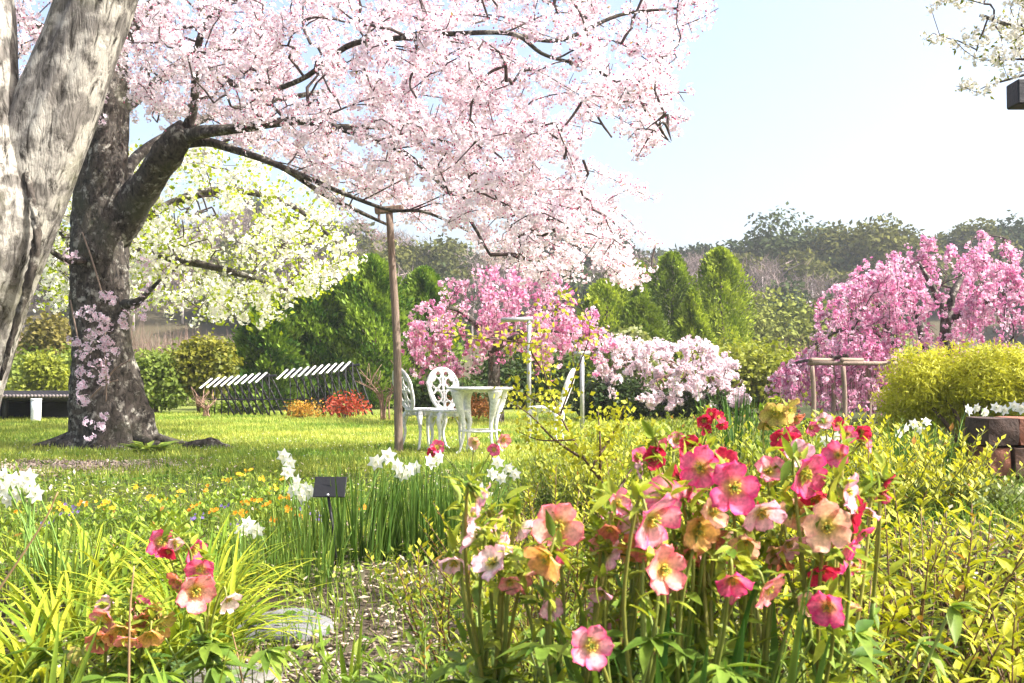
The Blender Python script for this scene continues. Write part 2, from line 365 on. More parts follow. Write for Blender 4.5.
def leafcloud(g, blobs, r, n, size, cA, cB, T=LEAF, up=.35, inner=2.2, stretch=1.0):
    blobs = np.asarray(blobs, float); w = (blobs[:, 3:] .prod(1)) ** .67 if blobs.shape[1] > 4 else blobs[:, 3] ** 2
    b = r.choice(len(blobs), n, p=w / w.sum()); d = rdir(r, n); rad = blobs[b, 3:6] if blobs.shape[1] > 4 else blobs[b, 3:4]
    bump = 1 + .22 * np.sin(d[:, 0] * 5 + b) * np.cos(d[:, 1] * 6 + b * 1.7) + .16 * np.sin(d[:, 2] * 9 + b * 2.3) + r.normal(size=n) * .06
    pos = blobs[b, :3] + d * rad * (r.random(n) ** (1 / inner) * bump)[:, None]
    nor = nrm(d * .8 + np.array([0, 0, up]) + r.normal(size=(n, 3)) * .5); yd = nrm(np.cross(nor, rdir(r, n)) + d * .5 - np.array([0, 0, .15]))
    cc = r.random(len(blobs))[b] * .5 + r.random(n) * .5
    scatter(g, T, pos, frames(yd, nor), size * r.uniform(.6, 1.25, n), mixc(cA, cB, cc))
    return pos

# ================================================================== GROUND
def lawn_mask(x, y):
    edge = 8.3 + .5 * wob(x, y * .2, 1.3) + .35 * wob(x, y, 4.0) - 1.0 * S(x, -.6, .6)
    m = S(y - edge, -.25, .35) * (1 - S(x, 3.0, 3.8))
    soil = np.exp(-(((x + 4.0) / .8) ** 2 + ((y - 8.9 - .15 * (x + 3.9)) / .5) ** 2) * (1 + .5 * wob(x, y, 6)))
    root = np.exp(-(((x + 4.75) / .75) ** 2 + ((y - 11.5) / .7) ** 2))
    return np.clip(m - 1.9 * soil - .9 * root, 0, 1)
def soil_gap(x, y):
    """bare chippings in the near bed"""
    a = .85 * np.exp(-(((x + .42) / .32) ** 2 + ((y - 2.95) / .65) ** 2)); b = np.exp(-(((x + .45) / .3) ** 2 + ((y - 4.0) / .3) ** 2)) * .7
    return np.clip(a + b + .25 * wob(x, y, 5), 0, 1)
def build_ground():
    xs = np.concatenate([[-420, -300, -200, -150], np.arange(-110, -16, 6.), np.arange(-14, 14.01, .12), np.arange(17, 111, 6.), [150, 200, 300, 420]])
    ys = np.concatenate([[-30, -12, -6], np.arange(-3, 24.01, .12), np.arange(25, 48, 2.), np.arange(48, 140, 4.), [150, 180, 240, 320, 420]])
    X, Y = np.meshgrid(xs, ys); V = np.stack([X, Y, gz(X, Y)], -1).reshape(-1, 3)
    nx, ny = len(xs), len(ys); i = np.arange(ny - 1)[:, None] * nx; j = np.arange(nx - 1)[None]
    F = np.stack([i + j, i + j + 1, i + nx + j + 1, i + nx + j], -1).reshape(-1, 4)
    x, y = V[:, 0], V[:, 1]; lm = lawn_mask(x, y)
    col = mixc((.075, .06, .04), (.06, .075, .025), np.clip(S(y, 3.4, 6) * .8 + .3 * wob(x, y, 3), 0, 1))
    col = mixc(col, (.16, .125, .09), soil_gap(x, y) * (1 - S(y, 6, 8)))
    col = col + (np.array((.22, .26, .06)) - col) * lm[:, None]
    col = mixc(col, (.14, .10, .075), np.clip(1.3 * np.exp(-(((x + 4.0) / .8) ** 2 + ((y - 8.9) / .5) ** 2)), 0, 1))
    col = mixc(col, (.10, .085, .05), S(y, 24, 50) * np.ones_like(x))
    g = Geo(); g.add(V, F, col); m = solid_mat('soil_and_turf', (1, 1, 1), .95, nscale=34, amt=.45, bump=.35, detail=10, use_tint=True, spec=.1)
    tag(g.build('ground', m), kind='structure')
build_ground()

def lawn_grass():
    r = np.random.default_rng(11); g = Geo()
    n = 330000; y = 7.0 + 15.5 * r.random(n) ** 1.25; x = (r.random(n) * 2 - 1) * (y * .56 + .5)
    k = r.random(n) < lawn_mask(x, y) * (.75 + .45 * wob(x, y, 2.2)); x, y = x[k], y[k]; n = len(x)
    pat = np.clip(.5 + .45 * wob(x, y, .9, 1.0) + .35 * wob(x, y, 3.1, 2.0) + r.normal(size=n) * .2, 0, 1)
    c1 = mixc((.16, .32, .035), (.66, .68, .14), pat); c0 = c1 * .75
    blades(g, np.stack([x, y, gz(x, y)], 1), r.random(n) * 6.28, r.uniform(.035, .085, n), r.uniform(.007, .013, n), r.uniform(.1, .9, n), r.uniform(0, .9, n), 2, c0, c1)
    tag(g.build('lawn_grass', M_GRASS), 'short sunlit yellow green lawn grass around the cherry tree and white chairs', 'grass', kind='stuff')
lawn_grass()

# ================================================================== FAR HILL AND WOODS
def far_tree(g, gt, r, x, y, h, wd, kind, nl=4200):
    z = float(gz(x, y)); base = np.array([x, y, z])
    if kind == 'bare':
        tube(gt, np.array([base - [0, 0, .3], base + [0, 0, h * .35], base + [r.normal() * .2, 0, h * .8]]), [.10, .07, .03], 4, (.9, .8, .8))
        n = 700; t = r.random(n); p0 = base + np.stack([r.normal(size=n) * wd * .22, r.normal(size=n) * wd * .22, h * (.3 + .55 * t)], 1)
        d = nrm(np.stack([r.normal(size=n), r.normal(size=n), r.uniform(.3, 1.6, n)], 1))
        c = mixc((.13, .105, .10), (.26, .20, .19), r.random(n))
        scatter(g, (np.array([[-.5, 0, 0], [.5, 0, 0], [0, 1, 0.]]), np.array([[0, 1, 2]]), np.ones((3, 3))), p0, frames(d, rdir(r, n)), np.stack([r.uniform(.05, .10, n), r.uniform(.8, 2.0, n) * h / 8, np.ones(n)], 1), c)
    else:
        tube(gt, np.array([base - [0, 0, .3], base + [0, 0, h * .6]]), [.12, .06], 4, (.6, .5, .5))
        nb = 12; bl = np.stack([x + r.normal(size=nb) * wd * .26, y + r.normal(size=nb) * wd * .26, z + h * r.uniform(.35, .82, nb), wd * r.uniform(.2, .36, nb)], 1)
        pal = {'dark': ((.012, .026, .01), (.04, .06, .018)), 'olive': ((.045, .055, .014), (.15, .15, .03)), 'mid': ((.025, .042, .016), (.085, .11, .035)), 'lime': ((.12, .15, .03), (.24, .26, .05)), 'pink': ((.45, .34, .36), (.6, .5, .52))}[kind]
        leafcloud(g, bl, r, nl, .0056 * y, *pal, LEAFB, inner=4)
def far_woods():
    r = np.random.default_rng(5); g = Geo(); gt = Geo()
    n = 0
    for k in range(330):
        y = r.uniform(78, 142); x = r.uniform(-.62, .62) * y
        u = r.random(); kind = 'bare' if u < .55 else ('dark' if u < .78 else ('mid' if u < .88 else 'olive'))
        if x < 2 and u < .8: kind = 'bare'
        far_tree(g, g, r, x, y, r.uniform(5, 8), r.uniform(4, 6.5), kind)
    tag(g.build('far_woods', M_FAR), 'hazy mixed bare and evergreen woods covering the far hill', 'woods', kind='stuff')
far_woods()
ridge = [  # px, distance, height, width, kind, label
    (792, 100, 9.5, 10, 'mid', 'broad grey green tree topped with olive, on the hill left of the large weeping cherry', None),
    (885, 96, 9.5, 9, 'olive', 'rounded olive evergreen tree rising on the hill just behind the large pink weeping cherry', None),
    (842, 104, 7.5, 7, 'dark', 'low dark evergreen on the hill between the broad grey green and the rounded olive trees', None),
    (755, 108, 8, 7, 'bare', 'bare grey tree on the hill right of the tall pointed conifer', None),
    (968, 104, 9.0, 8, 'olive', 'mustard topped evergreen tree on the ridge above the large pink weeping cherry crown', None),
    (936, 112, 8.5, 7, 'bare', 'bare twiggy tree on the skyline above the large pink weeping cherry', None),
    (1012, 106, 8.5, 8, 'dark', 'dark evergreen tree on the ridge at the right edge of the photo', None),
    (590, 112, 9.5, 8, 'dark', 'dark green tree on the hill behind the drooping cherry blossom tips', None),
    (655, 118, 6.0, 7, 'mid', 'small grey green tree on the hill behind the yellow green conifers', None),
]
for i, (px, d, h, w, kind, lab, grp) in enumerate(ridge):
    r = np.random.default_rng(100 + i); x = (px - 512) / FPX * d; z = float(gz(x, d))
    t = thing('hillside_tree', lab, 'tree', (x, d, z), 'trees standing out on the far hill'); g = Geo(); gt = Geo(); far_tree(g, gt, r, x, d, h, w, kind, 14000)
    gt.build('trunk', M_TWIG, t); g.build('crown', M_FAR, t)

# lighter trees and dry reeds at the hill's foot
for i, (px, d, h, w, kind, lab) in enumerate([
    (785, 52, 3.9, 6.5, 'lime', 'light green bushy tree below the hill left of the large pink weeping cherry'),
    (735, 56, 3.6, 4.5, 'lime', 'light green bushy tree half hidden by the tall pointed conifer'),
    (835, 58, 4.6, 5, 'mid', 'mid green bush growing under the left edge of the large pink weeping cherry crown')]):
    r = np.random.default_rng(140 + i); x = (px - 512) / FPX * d; z = float(gz(x, d))
    t = thing('bushy_tree', lab, 'tree', (x, d, z), 'light trees at the foot of the hill'); g = Geo(); gt = Geo(); far_tree(g, gt, r, x, d, h, w, kind, 12000)
    gt.build('trunk', M_TWIG, t); g.build('crown', M_FAR, t)
def thicket(name, x0, x1, y0, y1, h, cA, cB, n, seed, label, cat):
    r = np.random.default_rng(seed); g = Geo(); x = r.uniform(x0, x1, n); y = r.uniform(y0, y1, n)
    hh = h * (.75 + .3 * wob(x, y, .5)) * r.uniform(.6, 1.1, n)
    c = mixc(cA, cB, r.random(n)); blades(g, np.stack([x, y, gz(x, y)], 1), r.random(n) * 6.28, hh, r.uniform(.02, .05, n), r.uniform(0, .7, n), r.uniform(-.3, .8, n), 4, c * .85, c)
    tag(g.build(name, M_FAR), label, cat, kind='stuff')
thicket('dry_reeds', 8, 22, 38, 46, 2.6, (.30, .20, .14), (.42, .30, .2), 9000, 8, 'reddish brown dry reeds beyond the lime green hedge', 'reeds')
thicket('brown_brushwood', -24, -4, 36, 46, 3.3, (.17, .115, .09), (.30, .21, .17), 15000, 9, 'brown leafless brushwood behind the white blossom tree', 'brushwood')

# ================================================================== CONIFERS
def conifer(name, px, top, d, hwid, cA, cB, lab, seed, grp, n=11000, egg=.55, size=.125):
    r = np.random.default_rng(seed); P = at(px, top, d); x, y = P[0], P[1]; z0 = float(gz(x, y)); h = P[2] - z0; w = hwid / FPX * d
    t = thing(name, lab, 'tree', (x, y, z0), grp); gt = Geo(); g = Geo()
    tube(gt, np.array([[x, y, z0 - .2], [x + .03, y, z0 + h * .5], [x, y, z0 + h * .93]]), [.13, .09, .02], 7, (1.2, 1.1, 1))
    u = r.random(n) ** .8; prof = np.minimum(1, (u + .02) / .16) ** .6 * (1 - u ** 2.2) ** (egg + .15)
    a = r.random(n) * 6.283; lobe = (1 + .2 * np.sin(a * 3 + u * 9 + seed) + .16 * np.sin(a * 7 - u * 17) + .1 * np.sin(a * 5 + u * 37)) * (1 + np.abs(r.normal(size=n)) * .09)
    rad = w * prof * lobe * (r.random(n) ** .33); pos = np.stack([x + rad * np.cos(a), y + rad * np.sin(a), z0 + h * u], 1)
    dr = nrm(np.stack([np.cos(a) * .7, np.sin(a) * .7, r.uniform(.3, 1.3, n)], 1) + r.normal(size=(n, 3)) * .3)
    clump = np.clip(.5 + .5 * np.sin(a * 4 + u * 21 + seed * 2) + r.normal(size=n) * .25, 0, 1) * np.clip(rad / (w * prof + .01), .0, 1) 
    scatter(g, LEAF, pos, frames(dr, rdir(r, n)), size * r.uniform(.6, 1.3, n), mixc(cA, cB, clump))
    gt.build('trunk', M_TWIG, t); g.build('crown', M_DARKLEAF, t)
YG, YG2 = (.12, .18, .018), (.42, .5, .06)
gC = 'yellow green conifers behind the pale pink shrub'
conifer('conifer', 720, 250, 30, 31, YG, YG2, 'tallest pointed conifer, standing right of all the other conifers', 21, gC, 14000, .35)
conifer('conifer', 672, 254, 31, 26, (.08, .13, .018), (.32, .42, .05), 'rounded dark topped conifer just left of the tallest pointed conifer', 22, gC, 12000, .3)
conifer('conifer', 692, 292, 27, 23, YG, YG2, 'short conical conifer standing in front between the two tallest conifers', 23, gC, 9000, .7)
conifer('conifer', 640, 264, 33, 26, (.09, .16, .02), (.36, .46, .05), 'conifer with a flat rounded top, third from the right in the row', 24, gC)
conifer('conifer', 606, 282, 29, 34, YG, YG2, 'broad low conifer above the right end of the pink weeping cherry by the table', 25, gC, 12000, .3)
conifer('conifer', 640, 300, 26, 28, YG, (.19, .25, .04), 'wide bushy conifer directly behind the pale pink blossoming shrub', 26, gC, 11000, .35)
DG, DG2 = (.03, .08, .012), (.17, .26, .03)
gD = 'dark evergreens behind the slatted arbours'
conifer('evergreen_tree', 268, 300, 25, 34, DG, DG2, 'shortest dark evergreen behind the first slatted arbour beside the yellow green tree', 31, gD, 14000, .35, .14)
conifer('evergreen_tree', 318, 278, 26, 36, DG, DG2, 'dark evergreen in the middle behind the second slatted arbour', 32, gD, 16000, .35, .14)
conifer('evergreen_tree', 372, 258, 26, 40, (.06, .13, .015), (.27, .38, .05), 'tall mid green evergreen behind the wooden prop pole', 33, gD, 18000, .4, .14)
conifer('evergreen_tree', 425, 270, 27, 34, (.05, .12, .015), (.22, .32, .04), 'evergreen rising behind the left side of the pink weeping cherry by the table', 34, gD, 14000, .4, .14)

# ================================================================== SHRUBS OF THE MIDDLE DISTANCE
def shrub(name, lab, px, top, d, hw, cA, cB, seed, n=4500, size=.1, T=LEAFB, cat='shrub', zb=0.12, grp=None, nb=9, dep=1.0, trunk=.5, mat=None):
    r = np.random.default_rng(seed); P = at(px, top, d); x, y = P[0], P[1]; z0 = float(gz(x, y)); h = P[2] - z0; w = hw / FPX * d
    t = thing(name, lab, cat, (x, y, z0), grp); g = Geo(); gt = Geo(); bl = []
    rb = min(w * .55, h * .42)
    for k in range(nb):
        u = (k + .5) / nb * 2 - 1; bx = x + u * max(w - rb * .8, 0) ; zt = h * (1 - .18 * abs(u) ** 2) * r.uniform(.9, 1)
        bl.append((bx, y + r.normal() * w * .22 * dep, z0 + max(zt - rb, rb * .9), rb * r.uniform(.85, 1.05)))
        bl.append((bx + r.normal() * .1, y + r.normal() * w * .25 * dep, z0 + max(h * zb + rb * .8, (zt - rb) * r.uniform(.3, .7)), rb * r.uniform(.8, 1.05)))
    for b in bl[:nb]:
        q = np.array([[x + (b[0] - x) * .25 + r.normal() * .05, y + r.normal() * .05, z0 - .05], [x + (b[0] - x) * .6, y, z0 + h * .3], [b[0], b[1], b[2]]]); tube(gt, spline(q, 6), np.linspace(.03, .008, 6) * max(.5, h / 2.2), 5, (2, 1.7, 1.4))
    leafcloud(g, bl, r, n, size, cA, cB, T)
    gt.build('stem', M_TWIG, t); g.build('foliage', mat or M_LEAF, t); return t
shrub('round_tree', 'round yellow green broadleaf tree left of the slatted arbours', 205, 331, 23, 35, (.10, .13, .015), (.34, .32, .04), 41, 7500, .13, cat='tree', zb=.28)
shrub('green_shrub', 'mid green leafy shrub between the big dark trunk and the round yellow green tree', 158, 352, 22.5, 24, (.10, .16, .025), (.26, .33, .06), 42, 5000, .12)
shrub('lime_shrub', 'round lime green shrub above the tiled low shelter at left', 46, 350, 25, 26, (.2, .24, .025), (.38, .40, .05), 43, 5000, .12)
shrub('ochre_shrub', 'loose ochre shrub behind the round lime green shrub, beside the big dark trunk', 50, 310, 31, 34, (.13, .12, .03), (.30, .25, .06), 44, 3800, .17)
shrub('lime_hedge', 'long lime green hedge shrub behind the pale pink blossoming shrub', 742, 333, 22, 72, (.16, .2, .02), (.42, .44, .06), 45, 11000, .13, nb=14)
shrub('dark_shrub', 'dark green shrub under the right side of the pink weeping cherry by the table', 612, 372, 18.5, 42, (.015, .04, .008), (.06, .10, .02), 46, 5000, .10)
shrub('dark_shrub', 'low dark green shrub at the foot of the pale pink blossoming shrub', 690, 386, 19, 48, (.02, .045, .01), (.08, .12, .02), 47, 5000, .10)
shrub('dark_shrub', 'dark green bush behind the white chairs and the table', 440, 372, 21, 50, (.02, .05, .01), (.09, .14, .025), 48, 5500, .11)
shrub('leafy_shrub', 'pale green leafy shrub showing between the pink weeping cherry and the pale pink shrub', 632, 322, 21, 24, (.18, .22, .06), (.42, .44, .2), 49, 3500, .12)
shrub('red_shrub', 'red leaved shrub in front of the right end of the slatted arbours', 348, 388, 19.3, 22, (.42, .05, .03), (.62, .13, .07), 50, 520, .085, LEAF, nb=6)
shrub('orange_shrub', 'orange yellow shrub in front of the slatted arbours left of the red shrub', 303, 398, 19.4, 20, (.42, .2, .03), (.62, .36, .05), 51, 700, .07, LEAF, nb=6)
shrub('orange_shrub', 'rusty orange low shrub behind the round white table', 470, 392, 18.5, 30, (.38, .14, .04), (.55, .26, .08), 52, 1500, .07, LEAF, nb=6)
shrub('green_shrub', 'bright green low plants at the foot of the first slatted arbour', 240, 401, 22, 34, (.09, .16, .02), (.25, .33, .05), 53, 2500, .10, nb=6)
shrub('dark_hedge', 'dark green hedge behind the trunk of the small pink weeping cherry', 530, 335, 26, 66, (.02, .05, .01), (.10, .15, .02), 54, 8000, .13, nb=12)
shrub('green_hedge', 'light green bush showing through under the large pink weeping cherry', 925, 338, 25, 92, (.10, .16, .03), (.30, .36, .07), 55, 9000, .13, nb=14)
shrub('green_hedge', 'long mixed green hedge beyond the lawn at left behind the big dark trunk', 110, 338, 29, 120, (.09, .14, .02), (.28, .34, .05), 56, 12000, .15, nb=16)
# golden thread conifer by the wall
def golden_bush():
    r = np.random.default_rng(61); d = 9.0; x, y = at(975, 360, d)[:2]; z0 = float(gz(x, y)); zt = at(975, 350, d)[2]
    t = thing('golden_bush', 'golden yellow thread leaved bush with a dark hollow above the stone wall', 'bush', (x, y, z0)); g = Geo(); gt = Geo(); n = 15000
    for k in range(7): tube(gt, spline(np.array([[x + r.normal() * .1, y, z0], [x + (k - 3) * .12, y + r.normal() * .1, z0 + .4], [x + (k - 3) * .2, y + r.normal() * .2, zt - .25]]), 6), np.linspace(.03, .006, 6), 5, (1.5, 1.3, 1))
    h = zt - z0; bl = [(x + u * .62, y + r.normal() * .12, z0 + h - .22 - .05 * abs(u) + r.normal() * .02, .26) for u in np.linspace(-1, 1, 8)] + [(x + u * .6, y + .1 + r.normal() * .1, z0 + h * .5, .26) for u in np.linspace(-1, 1, 6)] + [(x - .62, y + .05, z0 + .3, .24), (x - .45, y + .25, z0 + .25, .22), (x + .2, y + .3, z0 + .25, .25), (x + .6, y + .1, z0 + .3, .25)]
    leafcloud(g, bl, r, 42000, .055, (.40, .42, .03), (.72, .70, .08), LEAFN, .1, 3.2)
    gt.build('stem', M_TWIG, t); g.build('foliage', M_GRASS, t)
golden_bush()
# pale pink blossoming shrub
def pale_shrub():
    r = np.random.default_rng(62); d = 19; x, y = at(682, 380, d)[:2]; z0 = float(gz(x, y))
    t = thing('blossoming_shrub', 'wide pale pink blossoming shrub in front of the conifers', 'shrub', (x, y, z0)); gt = Geo(); g = Geo()
    poly = [(600, 335), (640, 338), (665, 342), (690, 336), (715, 345), (738, 362), (752, 385), (748, 405), (720, 412), (650, 408), (610, 398), (588, 372)]
    tg = sample_poly(poly, 330, lambda a, b: d + r.uniform(-1.1, 1.1), r)
    lim = [(np.array([[x + k * .12, y, z0 - .05], [x + k * .3, y + r.normal() * .2, z0 + .3], [x + k * .55, y + r.normal() * .3, z0 + .75]]), None) for k in (-2, -1, -.3, .4, 1.2, 2)]
    for p, _ in lim: tube(gt, spline(p, 6), np.linspace(.03, .012, 6), 5, (2, 1.6, 1.4))
    tw = grow(gt, lim, tg, r, .14, .15, .004, 4, (2.4, 1.8, 1.6)); P, _ = along(tw, r, .028, 5)
    P = P + r.normal(size=P.shape) * .025
    pompoms(g, P, r, 4, .05, .042, [(.93, .90, .90), (.92, .87, .88), (.94, .93, .93), (.84, .72, .74)], BLOSP)
    k = r.random(len(P)) < .25; d_ = rdir(r, k.sum()); gl = Geo(); scatter(gl, LEAF, P[k], frames(d_, rdir(r, k.sum())), .05 * r.uniform(.6, 1.2, k.sum()), mixc((.16, .2, .04), (.3, .2, .1), r.random(k.sum())))
    gt.build('branches', M_TWIG, t); g.build('blossoms', M_PETAL, t); gl.build('leaves', M_LEAF, t)
pale_shrub()

# ================================================================== BIG CHERRY TREE
def limb(g, pix, ring=9, col=(1, 1, 1), m=None, seed=0):
    """pix: (px, py, distance, half width in px)"""
    P = np.array([at(a[0], a[1], a[2]) for a in pix]); R = np.array([a[3] / FPX * a[2] for a in pix])
    m = m or len(pix) * 6; Q = spline(P, m); rr = np.interp(np.linspace(0, 1, m), np.linspace(0, 1, len(R)), R)
    ph = seed * 1.7
    lump = (lambda a, i, P_: 1 + .10 * np.sin(a * 3 + i * .35 + ph) + .07 * np.sin(a * 7 - i * .8 + ph)) if ring > 8 else None
    tube(g, Q, rr, ring, col, lump=lump); return Q, rr
def big_cherry():
    r = np.random.default_rng(70); d0 = 11.6; x, y = at(110, 440, d0)[:2]; z0 = float(gz(x, y))
    t = thing('cherry_tree', 'large old cherry with a dark rough trunk and pale pink blossom spreading over the lawn', 'tree', (x, y, z0))
    gt = Geo(); gb = Geo()
    TR = [(114, 456, d0, 52), (112, 446, d0, 45), (112, 432, d0, 38), (107, 405, d0, 34), (104, 380, d0, 31), (102, 340, d0, 27), (101, 290, d0, 26), (101, 240, d0, 27), (103, 190, d0, 25), (104, 140, d0, 23), (106, 90, d0, 20), (108, 30, d0, 17), (110, -60, d0 + .2, 12), (120, -160, d0 + .3, 6)]
    P = np.array([at(*a[:3]) for a in TR]); R = np.array([a[3] / FPX * a[2] for a in TR]); Q = spline(P, 90); rr = np.interp(np.linspace(0, 1, 90), np.linspace(0, 1, len(R)), R)
    def lump(a, i, P_):
        z = P_[:, 2:3] - z0
        fl = np.exp(-z / .28); kn = .30 * np.exp(-(((z - .75) / .2) ** 2)) * np.exp(-((np.mod(a - .9 + np.pi, 6.283) - np.pi) / .45) ** 2) + .28 * np.exp(-(((z - 2.25) / .16) ** 2)) * np.exp(-((np.mod(a - 2.9 + np.pi, 6.283) - np.pi) / .5) ** 2)
        return 1 + .08 * np.sin(a * 3 + z * 1.3) + .05 * np.sin(a * 5 - z * 4) + .035 * np.sin(a * 11 + z * 9) + .03 * np.sin(a * 17 - z * 23) + fl * (.16 * np.sin(a * 4 + .6) + .1 * np.sin(a * 7 + 2)) + kn
    tube(gt, Q, rr, 40, lump=lump)
    for ang, L in ((.1, .6), (-.6, .65), (3.7, .55)):   # surface roots
        q = np.array([[x + math.cos(ang) * s, y + math.sin(ang) * s * .8, z0 + .2 * math.exp(-(s - .3) * 2.4) - .03] for s in np.linspace(.3, .3 + L, 7)]); tube(gt, q, np.linspace(.09, .02, 7), 8)
    limbs = []
    L_ = [
        [(112, 235, d0, 19), (134, 205, d0 - .1, 17), (152, 175, d0 - .3, 15), (170, 150, d0 - .5, 15), (188, 130, d0 - .6, 13)],
        [(180, 140, d0 - .5, 8), (200, 133, d0 - .8, 6.5), (240, 128, d0 - 1.1, 5), (290, 121, d0 - 1.5, 4.2), (330, 126, d0 - 1.9, 3.6), (395, 148, d0 - 2.3, 2.6), (425, 170, d0 - 2.5, 2), (460, 205, d0 - 2.7, 2), (490, 255, d0 - 2.8, 1.2)],
        [(182, 142, d0 - .5, 7), (208, 142, d0 - .6, 5), (232, 149, d0 - .8, 4.2), (265, 160, d0 - 1.0, 3.4), (310, 179, d0 - 1.1, 2.7), (350, 196, d0 - 1.2, 2.2), (390, 210, d0 - 1.2, 1.8), (425, 212, d0 - 1.3, 1.6), (470, 232, d0 - 1.4, 1)],
        [(265, 159, d0 - 1.0, 3), (290, 172, d0 - .6, 3), (325, 195, d0 - .3, 2.6), (360, 212, d0 - .1, 2.2), (388, 225, d0 + .1, 1.4)],
        [(184, 136, d0 - .55, 6), (194, 105, d0 - .7, 4.5), (196, 60, d0 - 1.0, 3.8), (204, 28, d0 - 1.3, 3.4), (225, 5, d0 - 1.6, 4.5), (280, -40, d0 - 2, 4), (340, -80, d0 - 2.4, 2)],
        [(196, 62, d0 - 1.0, 4), (250, 90, d0 - 1.8, 3), (300, 80, d0 - 2.2, 2.6), (350, 45, d0 - 2.6, 3), (400, 38, d0 - 2.9, 2.9), (450, 34, d0 - 3.1, 2.7), (512, 34, d0 - 3.4, 2.3), (545, 55, d0 - 3.6, 2), (600, 72, d0 - 3.8, 1.6), (645, 110, d0 - 3.9, 1.5), (668, 140, d0 - 4, 1)],
        [(512, 34, d0 - 3.4, 2.5), (560, 40, d0 - 3.2, 2.2), (620, 15, d0 - 3, 1.8), (680, 8, d0 - 2.9, 1.2)],
        [(330, 126, d0 - 1.9, 2.6), (380, 128, d0 - 1.2, 2.2), (440, 140, d0 - .8, 2), (500, 165, d0 - .5, 1.7), (560, 200, d0 - .4, 1.4), (600, 245, d0 - .3, 1.2), (640, 285, d0 - .3, .8)],
        [(108, 60, d0, 10), (150, 10, d0 + .4, 8), (220, -50, d0 + .9, 6), (330, -90, d0 + 1.2, 5), (450, -60, d0 + 1.2, 3.5), (560, 10, d0 + 1, 2)],
        [(106, 110, d0, 9), (80, 70, d0 - .6, 8), (45, 35, d0 - 1.2, 7.5), (10, 10, d0 - 1.7, 6), (-60, -40, d0 - 2.2, 3)],
        [(104, 130, d0, 7), (135, 100, d0 + 1, 6), (190, 60, d0 + 2, 5), (270, 30, d0 + 2.8, 3)],
        [(100, 255, d0 - .1, 4), (75, 262, d0 - .4, 3.4), (50, 250, d0 - .8, 2.5), (40, 230, d0 - 1, 1.5)],
        [(125, 305, d0 - .2, 6), (140, 300, d0 - .5, 3.5), (160, 280, d0 - .8, 1.6)],
        [(140, 200, d0 + .2, 7), (128, 170, d0 + .7, 6), (160, 140, d0 + 1.5, 5), (230, 110, d0 + 2.2, 3.4), (330, 90, d0 + 2.6, 2.5)],
    ]
    for i, q in enumerate(L_):
        Q, rr_ = limb(gt, q, 12 if q[0][3] > 7 else 8, seed=i); limbs.append((Q, rr_)) if i not in (11, 12) else None
    rl = np.random.default_rng(170); shoots = []
    for k in range(64):     # long thin arching shoots
        Q, _r = limbs[rl.choice([1, 2, 5, 6, 7, 8, 1, 5, 7])]; p = Q[rl.integers(int(len(Q) * .25), len(Q))]; v = np.array([rl.uniform(.7, 2.1), rl.uniform(-.9, .5), rl.uniform(-1.1, .25)])
        q = spline(np.stack([p, p + v * .45 + [0, 0, .22], p + v]), 14); e = px_of(q[-1])
        if not (150 < e[0] < 672 and e[1] < 280): continue
        tube(gt, q, np.linspace(.009, .003, 14), 5, cap=False); limbs.append((q, None)); shoots.append((q[4:], np.ones(10)))
    ob = gt.build('trunk', M_BARK, t)
    poly = [(-60, -260), (300, -320), (560, -220), (700, -70), (722, 0), (722, 14), (685, 48), (672, 80), (682, 122), (660, 150), (668, 175), (655, 205), (640, 212), (628, 190), (610, 200), (612, 235), (640, 262), (648, 280), (625, 288), (600, 262), (570, 268), (560, 292), (540, 292), (515, 288), (495, 275), (470, 248), (455, 225), (440, 222), (410, 218), (350, 194), (290, 166), (235, 143), (205, 125), (170, 118), (135, 125), (130, 95), (90, 60), (20, 90), (-60, 60)]
    def dep(a, b):
        c = 10.4 - 2.0 * S(a, 250, 700); sp = 2.4 - 1.2 * S(a, 350, 700); return c + r.uniform(-sp, sp)
    tg = np.concatenate([sample_poly(poly, 900, dep, r), sample_poly([(205, 112), (300, 132), (395, 170), (440, 205), (425, 218), (350, 192), (290, 165), (225, 142)], 110, lambda a, b: r.uniform(10.5, 13), r), sample_poly([(125, 0), (280, 0), (280, 130), (205, 118), (130, 125)], 170, lambda a, b: r.uniform(9.5, 13), r), sample_poly([(600, 240), (662, 260), (664, 292), (625, 292), (600, 275)], 10, lambda a, b: r.uniform(9.5, 11), r), sample_poly([(440, 190), (560, 165), (620, 225), (650, 285), (600, 275), (570, 292), (500, 285), (470, 250)], 150, lambda a, b: r.uniform(8.6, 11), r), sample_poly([(560, 60), (690, 30), (690, 130), (660, 150), (600, 110)], 36, lambda a, b: r.uniform(6.6, 8), r), sample_poly([(130, 10), (420, 0), (560, 120), (600, 240), (500, 250), (400, 160), (200, 110)], 420, dep, r)])
    gt2 = Geo(); tw = grow(gt2, limbs, tg, r, .2, .12, .0044, 5, (1, 1, 1), .018, .42)
    gt2.build('branches', M_TWIG, t)
    P, tn = along(tw, r, .026, 6); Ps, _ = along(shoots, r, .036, 6); P = P + r.normal(size=P.shape) * .05
    q = px_of(P); vis = in_poly(q, poly) | (r.random(len(P)) < .45); P = np.concatenate([P[vis], Ps + r.normal(size=Ps.shape) * .04])
    cols = [(.95, .942, .95), (.95, .93, .942), (.955, .95, .955), (.95, .94, .948), (.94, .88, .91)]
    pompoms(gb, P, r, 8, .046, .0205, cols, t_flower(.35, (.86, .64, .72)))
    k = rdir(r, len(P) * 2); cp = np.repeat(P, 2, 0) + k * .05; scatter(gb, BALL, cp, frames(k, rdir(r, len(k))), .006 * r.uniform(.7, 1.5, len(k)), mixc((.5, .1, .2), (.66, .26, .36), r.random(len(k))))
    gb.build('crown', M_PETAL, t)
